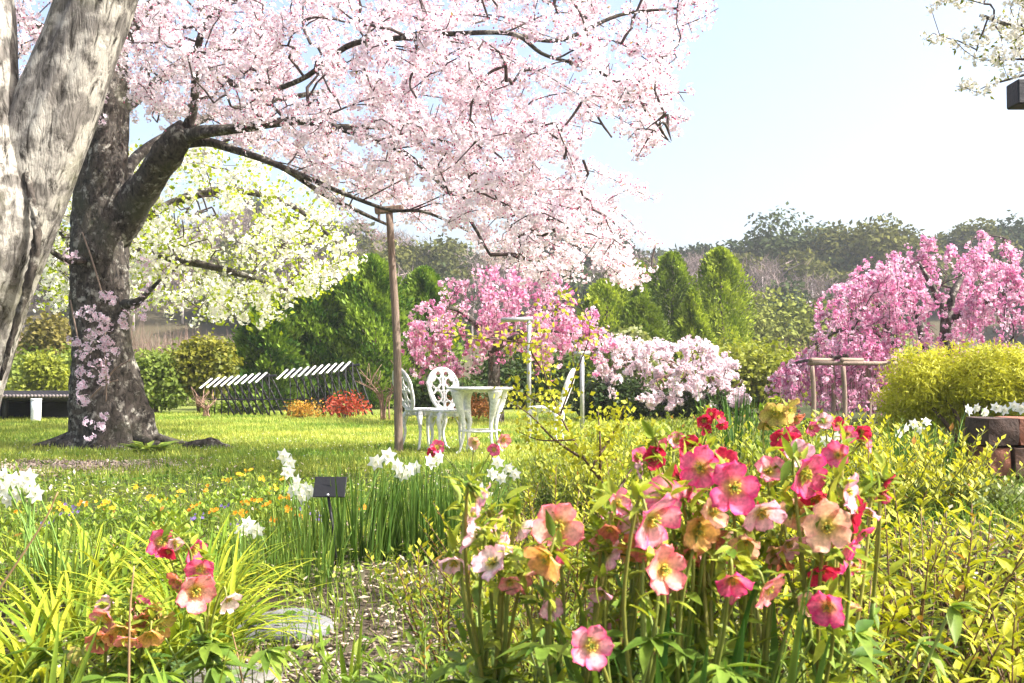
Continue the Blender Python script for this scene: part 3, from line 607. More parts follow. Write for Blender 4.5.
    gl = Geo(); k = r.random(len(P)) < .16; Pk = P[k]; m = len(Pk); scatter(gl, LEAF, Pk, frames(rdir(r, m), rdir(r, m)), .035 * r.uniform(.6, 1.3, m), mixc((.3, .26, .04), (.42, .22, .06), r.random(m))); gl.build('leaves', M_LEAF, t)
    # flowering shoots on the trunk
    gs, gf = Geo(), Geo(); pts = [(86, 310), (98, 312), (108, 320), (92, 332), (104, 338), (112, 345), (80, 340), (88, 352), (108, 355), (100, 365), (92, 372), (84, 380), (76, 392), (86, 396), (104, 320), (118, 318), (95, 428), (100, 424), (113, 300), (78, 372), (70, 255), (146, 262), (138, 310), (153, 285), (104, 122), (104, 95)]
    for q in pts:
        c = at(q[0] + r.normal() * 2, q[1] + r.normal() * 2, 10.95 + r.uniform(-.12, .1)); pompoms(gf, c + r.normal(size=(3, 3)) * .05, r, 8, .055, .027, [(.88, .82, .89), (.91, .86, .91), (.90, .82, .87)])
    for a in ([(106, 402), (106, 370), (104, 340), (110, 318)], [(80, 350), (76, 330), (70, 300)], [(104, 395), (112, 372), (130, 360)], [(88, 400), (104, 385), (118, 380)], [(104, 300), (92, 260), (82, 232)], [(128, 310), (140, 305), (152, 282)]): limb(gs, [(q[0], q[1], 11.15, .9) for q in a], 5)
    sh = gs.build('trunk_shoot', M_WOOD, t); gf.build('blossoms', M_PETAL, sh)
    # white bindweed-like ferns at the foot are separate plants
big_cherry()

# ================================================================== PALE FORKED TRUNK, NEAR LEFT
def pale_tree():
    r = np.random.default_rng(71); d = 4.5
    t = thing('pale_barked_tree', 'pale forked tree trunk with cracked light bark, close by at the left edge', 'tree', (*at(-62, 560, d)[:2], 0))
    g = Geo()
    A = [(-96, 575, d, 66), (-86, 540, d, 54), (-70, 470, d, 47), (-54, 420, d, 43), (-38, 370, d, 41), (-12, 290, d, 40), (12, 228, d, 41), (42, 150, d, 41), (61, 100, d, 39), (80, 50, d, 37), (98, 0, d, 36), (120, -60, d, 34), (160, -160, d + .2, 28), (190, -280, d + .5, 18), (200, -400, d + .9, 8)]
    B = [(-66, 410, d + .05, 34), (-40, 340, d - .06, 36), (-17, 280, d - .12, 37), (-5, 228, d - .14, 38), (-11, 190, d - .13, 38), (-18, 130, d - .08, 37), (-22, 40, d - .02, 37), (-30, -60, d, 32), (-70, -180, d - .3, 24), (-120, -320, d - .6, 12)]
    for q in (A, B):
        P = np.array([at(*a[:3]) for a in q]); R = np.array([a[3] / FPX * a[2] for a in q]); m = 110; Q = spline(P, m); rr = np.interp(np.linspace(0, 1, m), np.linspace(0, 1, len(R)), R)
        tube(g, Q, rr, 48, lump=lambda a, i, P_: 1 + .05 * np.sin(a * 3 + i * .05) + .025 * np.sin(a * 9 + i * .12) + .02 * np.sin(a * 15 - i * .07) + .012 * np.sin(a * 27 + i * .5))
    lim = []
    for q in ([(170, -180, d + .2, 16), (260, -330, d + .6, 11), (300, -480, d + 1.2, 4)], [(190, -280, d + .5, 14), (120, -400, d + 1.2, 9), (40, -520, d + 1.8, 4)], [(-110, -300, d - .5, 12), (-200, -420, d - .2, 8), (-260, -560, d + .4, 4)]): lim.append(limb(g, q, 10))
    tr = g.build('trunk', M_PALE, t); g = Geo()
    q = spline(np.array([at(a, b, e) for a, b, e in ((20, 128, d - .10), (26, 170, d - .16), (33, 205, d - .2), (37, 240, d - .2), (28, 285, d - .17), (14, 330, d - .14), (0, 380, d - .1))]), 60)
    tube(g, q, np.interp(np.linspace(0, 1, 60), [0, .3, .6, 1], [.006, .014, .018, .008]), 14, lump=lambda a, i, P: 1 + .25 * np.sin(a * 3 + i * .9) + .2 * np.sin(a * 5 - i * 1.7)); g.build('furrow', M_BARK, tr)
    tg = np.concatenate([q[-1] + r.normal(size=(14, 3)) * np.array([.6, .6, .35]) for q, _ in lim]); gb, gt = Geo(), Geo(); tw = grow(gt, lim, tg, r, .2, .1, .004)
    P, _ = along(tw, r, .1, 3); pompoms(gb, P, r, 8, .05, .021, [(.84, .66, .71), (.88, .76, .78)]); gt.build('branches', M_TWIG, t); gb.build('crown', M_PETAL, t)
pale_tree()

# ================================================================== WHITE BLOSSOM TREES
def white_tree():
    r = np.random.default_rng(72); d = 15.5; x, y = at(95, 430, d)[:2]
    t = thing('white_blossom_tree', 'cherry tree with white blossom and fresh yellow green leaves behind the big dark trunk', 'tree', (x, y, float(gz(x, y))))
    g = Geo(); lims = [[(92, 436, d, 16), (95, 380, d, 12), (98, 320, d, 11), (102, 270, d, 9)], [(100, 300, d, 8), (130, 255, d, 6), (190, 262, d - .2, 4), (240, 274, d - .3, 3), (290, 290, d - .3, 1.5)], [(102, 270, d, 7), (150, 215, d, 5), (220, 190, d, 4), (290, 205, d, 3), (340, 245, d, 1.5)], [(102, 272, d, 7), (90, 220, d + .3, 5), (120, 175, d + .6, 4), (200, 150, d + .6, 2.5)], [(100, 280, d, 6), (60, 230, d, 4), (20, 210, d, 2.5)]]
    L = [limb(g, q, 9, (1, 1, 1), seed=i) for i, q in enumerate(lims)]; g.build('trunk', M_BARK, t)
    poly = [(20, 195), (60, 175), (130, 150), (190, 138), (250, 150), (300, 172), (330, 190), (350, 225), (366, 262), (345, 285), (318, 290), (300, 330), (285, 312), (262, 330), (240, 318), (200, 322), (160, 300), (135, 320), (60, 315), (30, 290), (45, 240)]
    tg = sample_poly(poly, 520, lambda a, b: d + r.uniform(-2, 2), r); gt = Geo(); tw = grow(gt, L, tg, r, .25, .06, .004, 5, (1, 1, 1), .02, .42); gt.build('branches', M_TWIG, t)
    P, _ = along(tw, r, .05, 5); P = P + r.normal(size=P.shape) * .10; P = P[in_poly(px_of(P), poly) | (r.random(len(P)) < .3)]; P = P[wob(P[:, 0] + P[:, 1], P[:, 2] * 1.3, 2.6) + r.normal(size=len(P)) * .3 > -.35]
    gb, gl = Geo(), Geo(); pompoms(gb, P, r, 6, .085, .036, [(.92, .92, .90), (.90, .92, .84), (.93, .93, .93)], BLOSW)
    n = len(P) * 4; q = np.repeat(P, 4, 0) + r.normal(size=(n, 3)) * .085; dd = rdir(r, n); scatter(gl, LEAFB, q, frames(dd, rdir(r, n)), .07 * r.uniform(.6, 1.3, n), mixc((.32, .44, .02), (.54, .62, .04), r.random(n)))
    gb.build('crown', M_PETAL, t); gl.build('leaves', M_LEAF, t)
white_tree()
def corner_tree():
    r = np.random.default_rng(73); d = 7.2; b = at(1330, 500, d)
    t = thing('white_blossom_tree', 'white blossom tree with small green leaves, its branch reaching in at the top right corner', 'tree', (b[0], b[1], float(gz(b[0], b[1]))))
    g = Geo(); z = [[(1330, 505, d, 22), (1325, 300, d, 18), (1310, 100, d, 15), (1280, -60, d, 11)], [(1312, 110, d, 9), (1200, 50, d, 6), (1100, 30, d, 4), (1030, 30, d, 2.6), (980, 15, d, 1.6)], [(1290, -20, d, 8), (1200, -80, d, 6), (1100, -90, d, 4), (1010, -50, d, 2)], [(1200, 50, d, 4), (1120, 75, d, 3), (1050, 70, d, 1.8), (1000, 82, d, 1)]]
    L = [limb(g, q, 9, seed=i) for i, q in enumerate(z)]; g.build('trunk', M_BARK, t)
    poly = [(918, 10), (945, -30), (1060, -160), (1330, -160), (1330, 60), (1060, 88), (1030, 66), (1000, 82), (985, 92), (955, 92), (958, 82), (1002, 72), (1010, 62), (975, 66), (968, 58), (990, 45), (955, 40), (922, 42), (945, 32), (958, 12), (935, 4)]
    tg = np.concatenate([sample_poly(poly, 240, lambda a, b: d + r.uniform(-.8, .8), r), [at(924, 40, d), at(940, 36, d), at(930, 4, d), at(956, 86, d), at(975, 92, d), at(996, 80, d), at(972, 60, d)]]); gt = Geo(); tw = grow(gt, L, tg, r, .15, .04, .003, 5); gt.build('branches', M_TWIG, t)
    P, _ = along(tw, r, .022, 6); P = P + r.normal(size=P.shape) * .035; P = P[in_poly(px_of(P), poly) | (r.random(len(P)) < .12)]; gb, gl = Geo(), Geo(); pompoms(gb, P, r, 6, .035, .02, [(.90, .90, .88), (.86, .86, .84), (.92, .92, .91)], BLOSW)
    n = len(P) * 2; q = np.repeat(P, 2, 0) + r.normal(size=(n, 3)) * .03; scatter(gl, LEAF, q, frames(rdir(r, n), rdir(r, n)), .04 * r.uniform(.6, 1.3, n), mixc((.15, .22, .03), (.34, .33, .05), r.random(n)))
    gb.build('crown', M_PETAL, t); gl.build('leaves', M_LEAF, t)
corner_tree()

# ================================================================== WEEPING CHERRIES
def weeping(name, lab, base, limbs, poly, d, dsp, ntg, cols, seed, slen, fs=.05, keep=.25, poly2=None, n2=0, zmin=.15):
    r = np.random.default_rng(seed); x, y = base[:2]; t = thing(name, lab, 'tree', (x, y, float(gz(x, y)))); g = Geo()
    L = [limb(g, q, 9, (1, 1, 1), seed=i) for i, q in enumerate(limbs)]; g.build('trunk', M_BARK, t)
    tg = sample_poly(poly, ntg, lambda a, b: d + r.uniform(-dsp, dsp), r); tg = np.concatenate([tg, sample_poly(poly2, n2, lambda a, b: d + r.uniform(-dsp, dsp * .6), r)]) if poly2 else tg; gt = Geo(); tw = grow(gt, L, tg, r, .25, .22, .004, 5, (1, 1, 1), .03, .42)
    P0, _ = along(tw, r, .12, 8); gb = Geo(); flow = []
    m = 14
    for p in P0:
        l = r.uniform(*slen); l = min(l, max(.1, p[2] - zmin)); a = r.random() * 6.28; s = np.linspace(0, 1, m)[:, None]; o = np.array([math.cos(a), math.sin(a), 0]) * r.uniform(.05, .3)
        q = p + o * (1 - (1 - s) ** 2) + np.array([0, 0, -l]) * s ** 1.25 + np.array([0, 0, .08]) * s * (1 - s) * 4; tube(gt, q[::3], .004, 3, (1.6, 1.1, 1), cap=False)
        k = max(2, int(l / .045)); f = r.random(k) * (m - 1.001); i = f.astype(int); flow.append(q[i] + (q[i + 1] - q[i]) * (f - i)[:, None])
    gt.build('branches', M_TWIG, t); P = np.concatenate(flow); P = P + r.normal(size=P.shape) * .025
    ins = in_poly(px_of(P), poly); P = P[ins | (r.random(len(P)) < keep)]; P = P[wob(P[:, 0] + .5 * P[:, 1], P[:, 2], 3.4, seed) + r.normal(size=len(P)) * .25 > -.28]
    pompoms(gb, P, r, 3, .045, fs, cols, BLOSP); gb.build('crown', M_PETAL, t); return P
PK = [(.82, .46, .63), (.74, .32, .52), (.87, .63, .74), (.85, .55, .68), (.68, .24, .44), (.89, .74, .81)]
d = 17.5
weeping('weeping_cherry', 'small bright pink weeping cherry behind the white garden table', at(495, 415, d), [
    [(497, 424, d, 7.5), (495, 400, d, 6.5), (494, 370, d, 6), (493, 345, d, 6)], [(493, 350, d, 5), (480, 330, d, 3.5), (462, 312, d, 2.5), (440, 306, d - .3, 1.5)], [(493, 348, d, 5), (505, 330, d, 3.5), (530, 312, d, 2.5), (560, 310, d, 1.5)], [(493, 348, d, 4), (492, 318, d + .2, 3), (485, 295, d + .3, 2)], [(494, 350, d, 4), (510, 340, d - .7, 3), (540, 330, d - 1, 2), (580, 335, d - 1, 1)]],
    [(403, 335), (410, 308), (425, 296), (432, 280), (455, 276), (470, 264), (510, 260), (545, 266), (570, 285), (590, 305), (612, 318), (618, 345), (600, 362), (590, 350), (560, 352), (540, 372), (530, 352), (505, 350), (470, 378), (440, 374), (418, 362)], d, 1.4, 190, PK, 74, (.25, .7), .036, .12)
d = 17.5
Lw = [[(945, 425, d, 9), (943, 380, d, 7), (946, 335, d, 6), (948, 312, d, 5.5)], [(947, 318, d, 4.5), (938, 298, d, 3.5), (926, 275, d, 2.2), (918, 262, d, 1.2)], [(948, 314, d, 4.5), (955, 290, d, 3.5), (968, 268, d + .3, 2), (978, 258, d + .4, 1)], [(948, 320, d, 4), (990, 300, d - .5, 3), (1030, 280, d - .8, 2), (1070, 290, d - 1, 1.2)],
      [(925, 350, d, 4), (916, 310, d, 3), (908, 288, d, 1.6), (900, 276, d, 1)], [(900, 360, d - .2, 4), (886, 325, d - .2, 3.4), (876, 300, d - .2, 2), (868, 285, d - .2, 1)], [(900, 345, d - .2, 4), (870, 330, d - .6, 3), (840, 330, d - .8, 2), (815, 345, d - .8, 1.2)], [(890, 340, d - .4, 4), (850, 355, d - 1, 2.5), (800, 362, d - 1.2, 1.4), (775, 375, d - 1.2, .8)]]
weeping('weeping_cherry', 'large bright pink weeping cherry with several dark stems over a wooden frame at right', at(945, 425, d), Lw,
    [(762, 388), (775, 368), (800, 352), (812, 340), (812, 312), (825, 290), (845, 280), (862, 262), (880, 256), (895, 248), (915, 244), (930, 232), (950, 240), (970, 232), (1000, 236), (1030, 250), (1110, 270), (1140, 340), (1140, 400), (960, 375), (905, 400), (860, 410), (800, 410), (770, 402)], d, 1.9, 430, PK, 75, (.25, .65), .036, .15, [(765, 385), (790, 355), (815, 335), (815, 305), (830, 285), (870, 258), (905, 250), (905, 330), (910, 385), (840, 400)], 190)

# ================================================================== GARDEN OBJECTS
def prop_pole():
    d = 10.7; x, y = at(399, 452, d)[:2]; z0 = float(gz(x, y)); top = at(389, 211, d)
    t = thing('prop_pole', 'weathered wooden prop pole with a short crosspiece holding up the cherry branch', 'pole', (x, y, z0)); g = Geo()
    q = np.array([[x, y, z0 - .1], [x - .03, y, z0 + 1.2], top]); tube(g, spline(q, 20), np.linspace(.047, .038, 20), 14, lump=lambda a, i, P: 1 + .04 * np.sin(a * 3 + i * .7)); g.build('pole', M_WOOD, t)
    g = Geo(); a, b = at(375, 211, d), at(404, 208, d); bar(g, a, b, .09, .07); g.build('crosspiece', M_WOOD, t, False)
prop_pole()
def pipe_prop(px, top, bot, d, arm, lab):
    a = at(px, top, d); x, y = a[:2]; z0 = float(gz(x, y)); t = thing('pipe_prop', lab, 'prop', (x, y, z0), 'steel props under the pink weeping cherry'); g = Geo()
    tube(g, np.array([[x, y, z0 - .1], [x, y, (z0 + a[2]) / 2], a]), .032, 12); g.build('pipe', M_STEEL, t); g = Geo()
    p0, p1 = at(px + arm[0], top + 1, d), at(px + arm[1], top, d); tube(g, np.stack([p0, (p0 + p1) / 2, p1]) + [0, 0, .03], .034, 10); g.build('crossbar', M_STEEL, t)
pipe_prop(529, 321, 432, 14.5, (-28, 4), 'taller steel pipe prop with a crossbar reaching left, right of the round white table')
pipe_prop(582, 355, 418, 14.5, (-8, 8), 'shorter steel pipe prop with a small crossbar, right of the other prop')

def arbour(n, pa, pb, d, lab):
    """row of white topped ribs leaning on dark posts"""
    x0 = at(pa[0], pa[1], d)[0]; x1 = at(pb[0], pb[1], d)[0]; t = thing('slatted_arbour', lab, 'arbour', ((x0 + x1) / 2, d, float(gz((x0 + x1) / 2, d))), 'slatted arbours beside the lawn')
    za, zb = at(*pa, d)[2], at(*pb, d)[2]
    for i in range(n):
        f = i / (n - 1); x = x0 + (x1 - x0) * f; z = za + (zb - za) * f; z0 = float(gz(x, d)); g = Geo()
        bar(g, (x + .03, d - .3, z - .17), (x + .15, d + .1, z + .03), .038, .022); rib = g.build('rib', M_WHITE, t, False); g = Geo()
        tube(g, spline(np.array([[x + .18, d + .12, z + .01], [x + .32, d + .14, z - .22], [x + .62, d + .16, z0 + .02]]), 10), .02, 7); tube(g, np.array([[x + .2, d + .1, z], [x + .22, d + .1, z0 + .3], [x + .22, d + .1, z0]]), .011, 6); g.build('post', M_DARKWOOD, rib)
    g = Geo(); bar(g, (x0 + .1, d + .12, za - .04), (x1 + .35, d + .12, zb - .03), .05, .05); bar(g, (x0 + .1, d + .06, .36), (x1 + .5, d + .06, .36), .025, .025); g.build('rail', M_DARKWOOD, t)
arbour(9, (203, 380), (258, 374), 20.5, 'left slatted arbour of white topped ribs on dark posts, under the yellow green tree')
arbour(10, (279, 371), (342, 363), 20.5, 'right slatted arbour of white topped ribs on dark leaning posts, behind the red shrub')

def low_shelter():
    d = 19.0; x0, x1 = at(-60, 400, d)[0], at(82, 400, d)[0]; z1 = at(0, 391, d)[2]; t = thing('tiled_shelter', 'long low dark shelter with a tiled roof edge showing pale round tile ends', 'shelter', ((x0 + x1) / 2, d, 0)); g = Geo()
    box(g, ((x0 + x1) / 2, d + .6, z1 * .5), (x1 - x0, .12, z1), bev=.01); g.build('wall', M_DARKWOOD, t)
    g = Geo(); n = 40
    V = np.array([[x0, d - .35, z1 - .1], [x1, d - .35, z1 - .1], [x1, d + .8, z1 - .2], [x0, d + .8, z1 - .2]]); V2 = np.vstack([V, V - [0, 0, .05]])
    g.add(V2, np.array([[0, 1, 2, 3], [7, 6, 5, 4], [0, 4, 5, 1], [1, 5, 6, 2], [2, 6, 7, 3], [3, 7, 4, 0]]), (1, 1, 1))
    for i in range(n):
        x = x0 + (x1 - x0) * (i + .5) / n; tube(g, np.array([[x, d - .37, z1 - .09], [x, d + .2, z1 - .12], [x, d + .8, z1 - .19]]), .028, 7)
    rf = g.build('roof', M_DARKWOOD, t); g = Geo()
    for i in range(n):
        x = x0 + (x1 - x0) * (i + .5) / n; tube(g, np.array([[x, d - .395, z1 - .095], [x, d - .385, z1 - .093], [x, d - .372, z1 - .09]]), .033, 9, (1, .85, .85))
    g.build('tile_end', M_STONE, rf)
    for f in (.03, .5, .97):
        g = Geo(); x = x0 + (x1 - x0) * f; tube(g, np.array([[x, d - .2, -.05], [x, d - .2, z1 * .5], [x, d - .2, z1 - .09]]), .05, 8); g.build('post', M_DARKWOOD, t)
low_shelter()
def white_bin():
    d = 18.3; P = at(36, 412, d); x, y = P[:2]; z0 = float(gz(x, y)); h = at(36, 399, d)[2] - z0; r = 5.0 / FPX * d
    t = thing('white_drum', 'small white round drum standing under the edge of the tiled low shelter', 'drum', (x, y, z0)); g = Geo(); tube(g, np.array([[x, y, z0], [x, y, z0 + .02], [x, y, z0 + h * .5], [x, y, z0 + h - .02]]), [r * .93, r * .95, r * .97, r], 24); g.build('body', M_WHITE, t)
    g = Geo(); tube(g, np.array([[x, y, z0 + h - .018], [x, y, z0 + h - .01], [x, y, z0 + h + .01]]), [r * 1.06, r * 1.08, r * 1.0], 24); g.build('lid', M_WHITE, t)
white_bin()

def rotz(P, a):
    c, s = math.cos(a), math.sin(a); P = np.asarray(P, float); return np.stack([P[..., 0] * c - P[..., 1] * s, P[..., 0] * s + P[..., 1] * c, P[..., 2]], -1)
def chair(loc, yaw, lab):
    """cast iron garden chair, facing local +Y before the yaw"""
    z0 = float(gz(loc[0], loc[1])); O = np.array([loc[0], loc[1], z0]); t = thing('garden_chair', lab, 'chair', O, 'white cast iron garden chairs'); W = lambda P: rotz(np.asarray(P, float), yaw) + O
    g = Geo(); a = np.linspace(0, 2 * np.pi, 40)[:-1]
    rim = np.stack([.21 * np.cos(a), .20 * np.sin(a) + .0, np.full_like(a, .445)], 1); tube(g, W(np.vstack([rim, rim[:2]])), .016, 8, cap=False)
    tube(g, W([[0, 0, .432], [0, 0, .440], [0, 0, .450], [0, 0, .453]]), [.19, .203, .200, .17], 32); tube(g, W([[0, 0, .385], [0, 0, .40], [0, 0, .432]]), [.172, .186, .196], 32, cap=False)
    for k in range(12): b = k * np.pi / 6; tube(g, W([[.19 * math.cos(b), .19 * math.sin(b), .43], [.2 * math.cos(b), .2 * math.sin(b), .40], [.16 * math.cos(b), .16 * math.sin(b), .37]]), [.012, .016, .006], 6)
    g.build('seat', M_WHITE, t)
    def bk(u, v): return [u * .84, -.19 - .16 * (v - .45) / .47, v]          # raked back plane
    g = Geo(); s = np.linspace(-1.25, np.pi + 1.25, 34); out = [bk(.205 * math.cos(q) * (1 if math.sin(q) > 0 else .93), .70 + .205 * math.sin(q) * (1.0 if math.sin(q) > 0 else 1.25)) for q in s]; out = [bk(.07, .44)] + out + [bk(-.07, .44)]
    tube(g, W(spline(np.array(out), 70)), .0175, 8); g.build('back_frame', M_WHITE, t)
    g = Geo()
    tube(g, W(spline(np.array([bk(0, .44), bk(0, .66), bk(0, .89)]), 12)), .013, 6)
    for sx in (-1, 1):
        for (cu, cv, R, t0, t1) in ((.085, .60, .062, 0, 6.3), (.09, .745, .06, 0, 6.3), (.055, .835, .042, 0, 6.3), (.145, .67, .042, 0, 6.3), (.05, .50, .045, -1, 5), (.135, .80, .035, 0, 6.3), (.03, .69, .035, 0, 6.3)):
            q = np.linspace(t0, t1, 16); tube(g, W([bk(sx * (cu + R * math.cos(k)), cv + R * math.sin(k)) for k in q]), .0105, 5, cap=False)
        tube(g, W(spline(np.array([bk(sx * .02, .45), bk(sx * .12, .56), bk(sx * .17, .72), bk(sx * .1, .86), bk(0, .88)]), 20)), .011, 5)
    g.build('backrest', M_WHITE, t)
    for sx in (-1, 1):
        for sy in (-1, 1):
            g = Geo(); dx, dy = sx * .155, sy * .15
            q = spline(np.array([[dx * .85, dy * .85, .43], [dx * 1.12, dy * 1.12, .34], [dx * 1.0, dy * 1.0, .2], [dx * 1.12, dy * 1.15, .06], [dx * 1.32, dy * 1.35, .008]]), 18)
            tube(g, W(q), np.interp(np.linspace(0, 1, 18), [0, .2, .5, .9, 1], [.034, .028, .016, .013, .02]), 9)
            e = spline(np.array([[dx * .5, dy * 1.0, .40], [dx * .9, dy * 1.05, .30], [dx * .99, dy * 1.0, .22]]), 8); tube(g, W(e), .009, 5); g.build('leg', M_WHITE, t)
chair(at(424, 447, 11.2)[:2], R_(-52), 'white cast iron chair with a pierced oval back, just right of the prop pole')
chair(at(450, 452, 10.8)[:2], R_(-160), 'white cast iron chair with a pierced round back, between another chair and the table')
chair(at(546, 444, 12.1)[:2], R_(74), 'white cast iron chair seen side on with a raked back, right of the table')
def table():
    d = 10.6; x, y = at(480, 446, d)[:2]; z0 = float(gz(x, y)); O = np.array([x, y, z0]); h = at(480, 387, d)[2] - z0; R = 32.5 / FPX * d
    t = thing('garden_table', 'round white cast iron garden table with flared ornate legs beside the chairs', 'table', O); g = Geo()
    tube(g, O + np.array([[0, 0, h - .028], [0, 0, h - .022], [0, 0, h - .004], [0, 0, h]]), [R * .97, R, R, R * .985], 48); a = np.linspace(0, 2 * np.pi, 49)
    tube(g, O + np.stack([R * np.cos(a), R * np.sin(a), np.full_like(a, h - .014)], 1), .014, 8, cap=False); g.build('tabletop', M_WHITE, t)
    g = Geo(); tube(g, O + np.array([[0, 0, h - .052], [0, 0, h - .045], [0, 0, h - .03]]), [R * .80, R * .84, R * .88], 40, cap=False); g.build('apron', M_WHITE, t)
    for k in range(4):
        b = k * np.pi / 2 + .62; c, s = math.cos(b), math.sin(b); g = Geo()
        q = spline(np.array([[c * R * .80, s * R * .80, h - .03], [c * R * .78, s * R * .78, h - .16], [c * R * .62, s * R * .62, h - .34], [c * R * .6, s * R * .6, .2], [c * R * .72, s * R * .72, .05], [c * R * .85, s * R * .85, .006]]), 26) + O
        tube(g, q, np.interp(np.linspace(0, 1, 26), [0, .18, .4, .7, .92, 1], [.085, .052, .024, .013, .014, .024]), 12, lump=lambda a, i, P: 1 + .22 * np.sin(a * 6)); g.build('leg', M_WHITE, t)
    g = Geo(); a = np.linspace(0, 2 * np.pi, 41); tube(g, O + np.stack([.61 * R * np.cos(a), .61 * R * np.sin(a), np.full_like(a, .24)], 1), .011, 6, cap=False); g.build('stretcher', M_WHITE, t)
table()

def plant_label():
    d = 4.2; f = at(339, 566, d); x, y = f[:2]; z0 = float(gz(x, y)); c = at(330, 487, d)
    t = thing('plant_label', 'small black plant label plate on a thin stake among the daffodil leaves', 'sign', (x, y, z0)); g = Geo()
    w = .136; hh = .092; M = Matrix.Rotation(R_(-3), 3, 'Z') @ Matrix.Rotation(R_(-28), 3, 'X'); M = np.array(M)
    box(g, c, (w, .006, hh), M=M, bev=.002); p = g.build('plate', M_BLACK, t, False)
    g = Geo(); q = c + M @ np.array([-.004, -.004, -hh * .40]); tube(g, np.stack([q, q + M @ np.array([0, -.002, 0]), q + M @ np.array([0, -.004, 0])]), [.006, .006, .004], 12); g.build('screw', M_STEEL, p)
    g = Geo(); tp = c + M @ np.array([-.004, .008, -hh * .42]); tube(g, np.stack([[x, y, z0 - .1], (np.array([x, y, z0]) + tp) / 2, tp]), .0062, 8); bar(g, c + M @ np.array([-.004, .006, -hh * .45]), c + M @ np.array([-.004, .006, hh * .2]), .014, .004, up=M @ np.array([0, 1, 0])); g.build('stake', M_BLACK, t)
plant_label()

def beam():
    d = 6.0; a, b = at(1012, 94.5, d), at(1120, 94.5, d); x1 = b[0]; t = thing('beam_post', 'dark square beam end jutting in under the white blossom at the top right', 'beam', (x1, d, float(gz(x1, d)))); g = Geo()
    box(g, (a + b) / 2, (b[0] - a[0], .15, .152), bev=.008); g.build('beam', M_DARKWOOD, t, False); g = Geo(); box(g, (x1 - .08, d + .003, (a[2] - .078) / 2), (.14, .14, a[2] - .078), bev=.006); g.build('post', M_DARKWOOD, t)
beam()

def stone_block(g, c, s, r, col):
    n = 5; lin = np.linspace(-1, 1, n); V = []; F = []
    for ax in range(3):
        for sg in (-1, 1):
            b = len(V)
            for u in lin:
                for v in lin:
                    p = [0, 0, 0]; p[ax] = sg; p[(ax + 1) % 3] = u; p[(ax + 2) % 3] = v; V.append(p)
            for i in range(n - 1):
                for j in range(n - 1):
                    q = [b + i * n + j, b + (i + 1) * n + j, b + (i + 1) * n + j + 1, b + i * n + j + 1]; F.append(q if sg > 0 else q[::-1])
    V = np.array(V, float); L = np.linalg.norm(V, axis=1, keepdims=True); V = V * (1 - .08 * np.clip(L - 1.2, 0, 1)); ph = r.random(3) * 6
    V = V + .035 * np.stack([np.sin(V[:, 1] * 3 + ph[0] + V[:, 2] * 2), np.sin(V[:, 2] * 3 + ph[1] + V[:, 0] * 2.4), np.sin(V[:, 0] * 3 + ph[2] + V[:, 1] * 2)], 1)
    g.add(V * np.asarray(s) / 2 + c, np.array(F), col)
def stone_wall():
    r = np.random.default_rng(80); d = 5.6; x0 = at(984, 415, d)[0]; zt = at(964, 417, d)[2]; z0 = float(gz(x0, d)); t = thing('stone_wall', 'low wall of rough brown and reddish stone blocks at the right edge', 'wall', (x0 + .8, d, z0)); g = Geo()
    hs = [.165, .17, .17, .17]; z = zt
    for k, h in enumerate(hs):
        x = x0 + (0.0, .012, .03, .0)[k]
        while x < x0 + 1.7:
            w = (.13 if x < x0 + .05 else r.uniform(.17, .3)) if k else (.185 if x < x0 + .1 else r.uniform(.2, .32)); col = np.array([[.85, .58, .48], [.5, .42, .38], [1.05, .66, .54], [.4, .37, .37]])[r.integers(0, 4)] * r.uniform(.8, 1.2)
            stone_block(g, (x + w / 2, d + .12 + r.normal() * .015, z - h / 2), (w - .012, .3, h - .012), r, col); x += w
        z -= h
    box(g, (x0 + .95, d + .2, (zt + z0) / 2 - .04), (1.5, .2, zt - z0 - .02), (.12, .1, .09)); g.build('blocks', M_BLOCK, t)
stone_wall()

def wooden_frame():
    d0, d1 = 14.2, 16.0; ct = at(855, 366, 15); t = thing('wooden_frame', 'low weathered wooden frame on posts under the large pink weeping cherry', 'frame', (ct[0], 15, 0))
    zt = at(855, 366, 15)[2]; cs = {}
    for (px, d, k) in ((812, d0, 'a'), (843, d0, 'b'), (893, d0, 'c'), (832, d1, 'd'), (868, d1, 'e'), (903, d1, 'f')):
        p = at(px, 366, d); x = p[0]; z0 = float(gz(x, d)); g = Geo(); z = zt + (.02 if d > 15 else -.01); tube(g, spline(np.array([[x, d, z0 - .05], [x + .02, d, .5], [x, d, z]]), 8), .034, 9, (1.1, .9, .85)); g.build('post', M_WOOD, t); cs[k] = np.array([x, d, z + .035])
    for a, b in (('a', 'c'), ('d', 'f'), ('a', 'd'), ('b', 'e'), ('c', 'f')):
        g = Geo(); e = .003 if a + b in ('ac', 'df') else .055; v = cs[b] - cs[a]; tube(g, np.stack([cs[a] - v * .05, (cs[a] + cs[b]) / 2, cs[b] + v * .05]) + [0, 0, e], .030, 8); g.build('rail', M_WOOD, t)
wooden_frame()

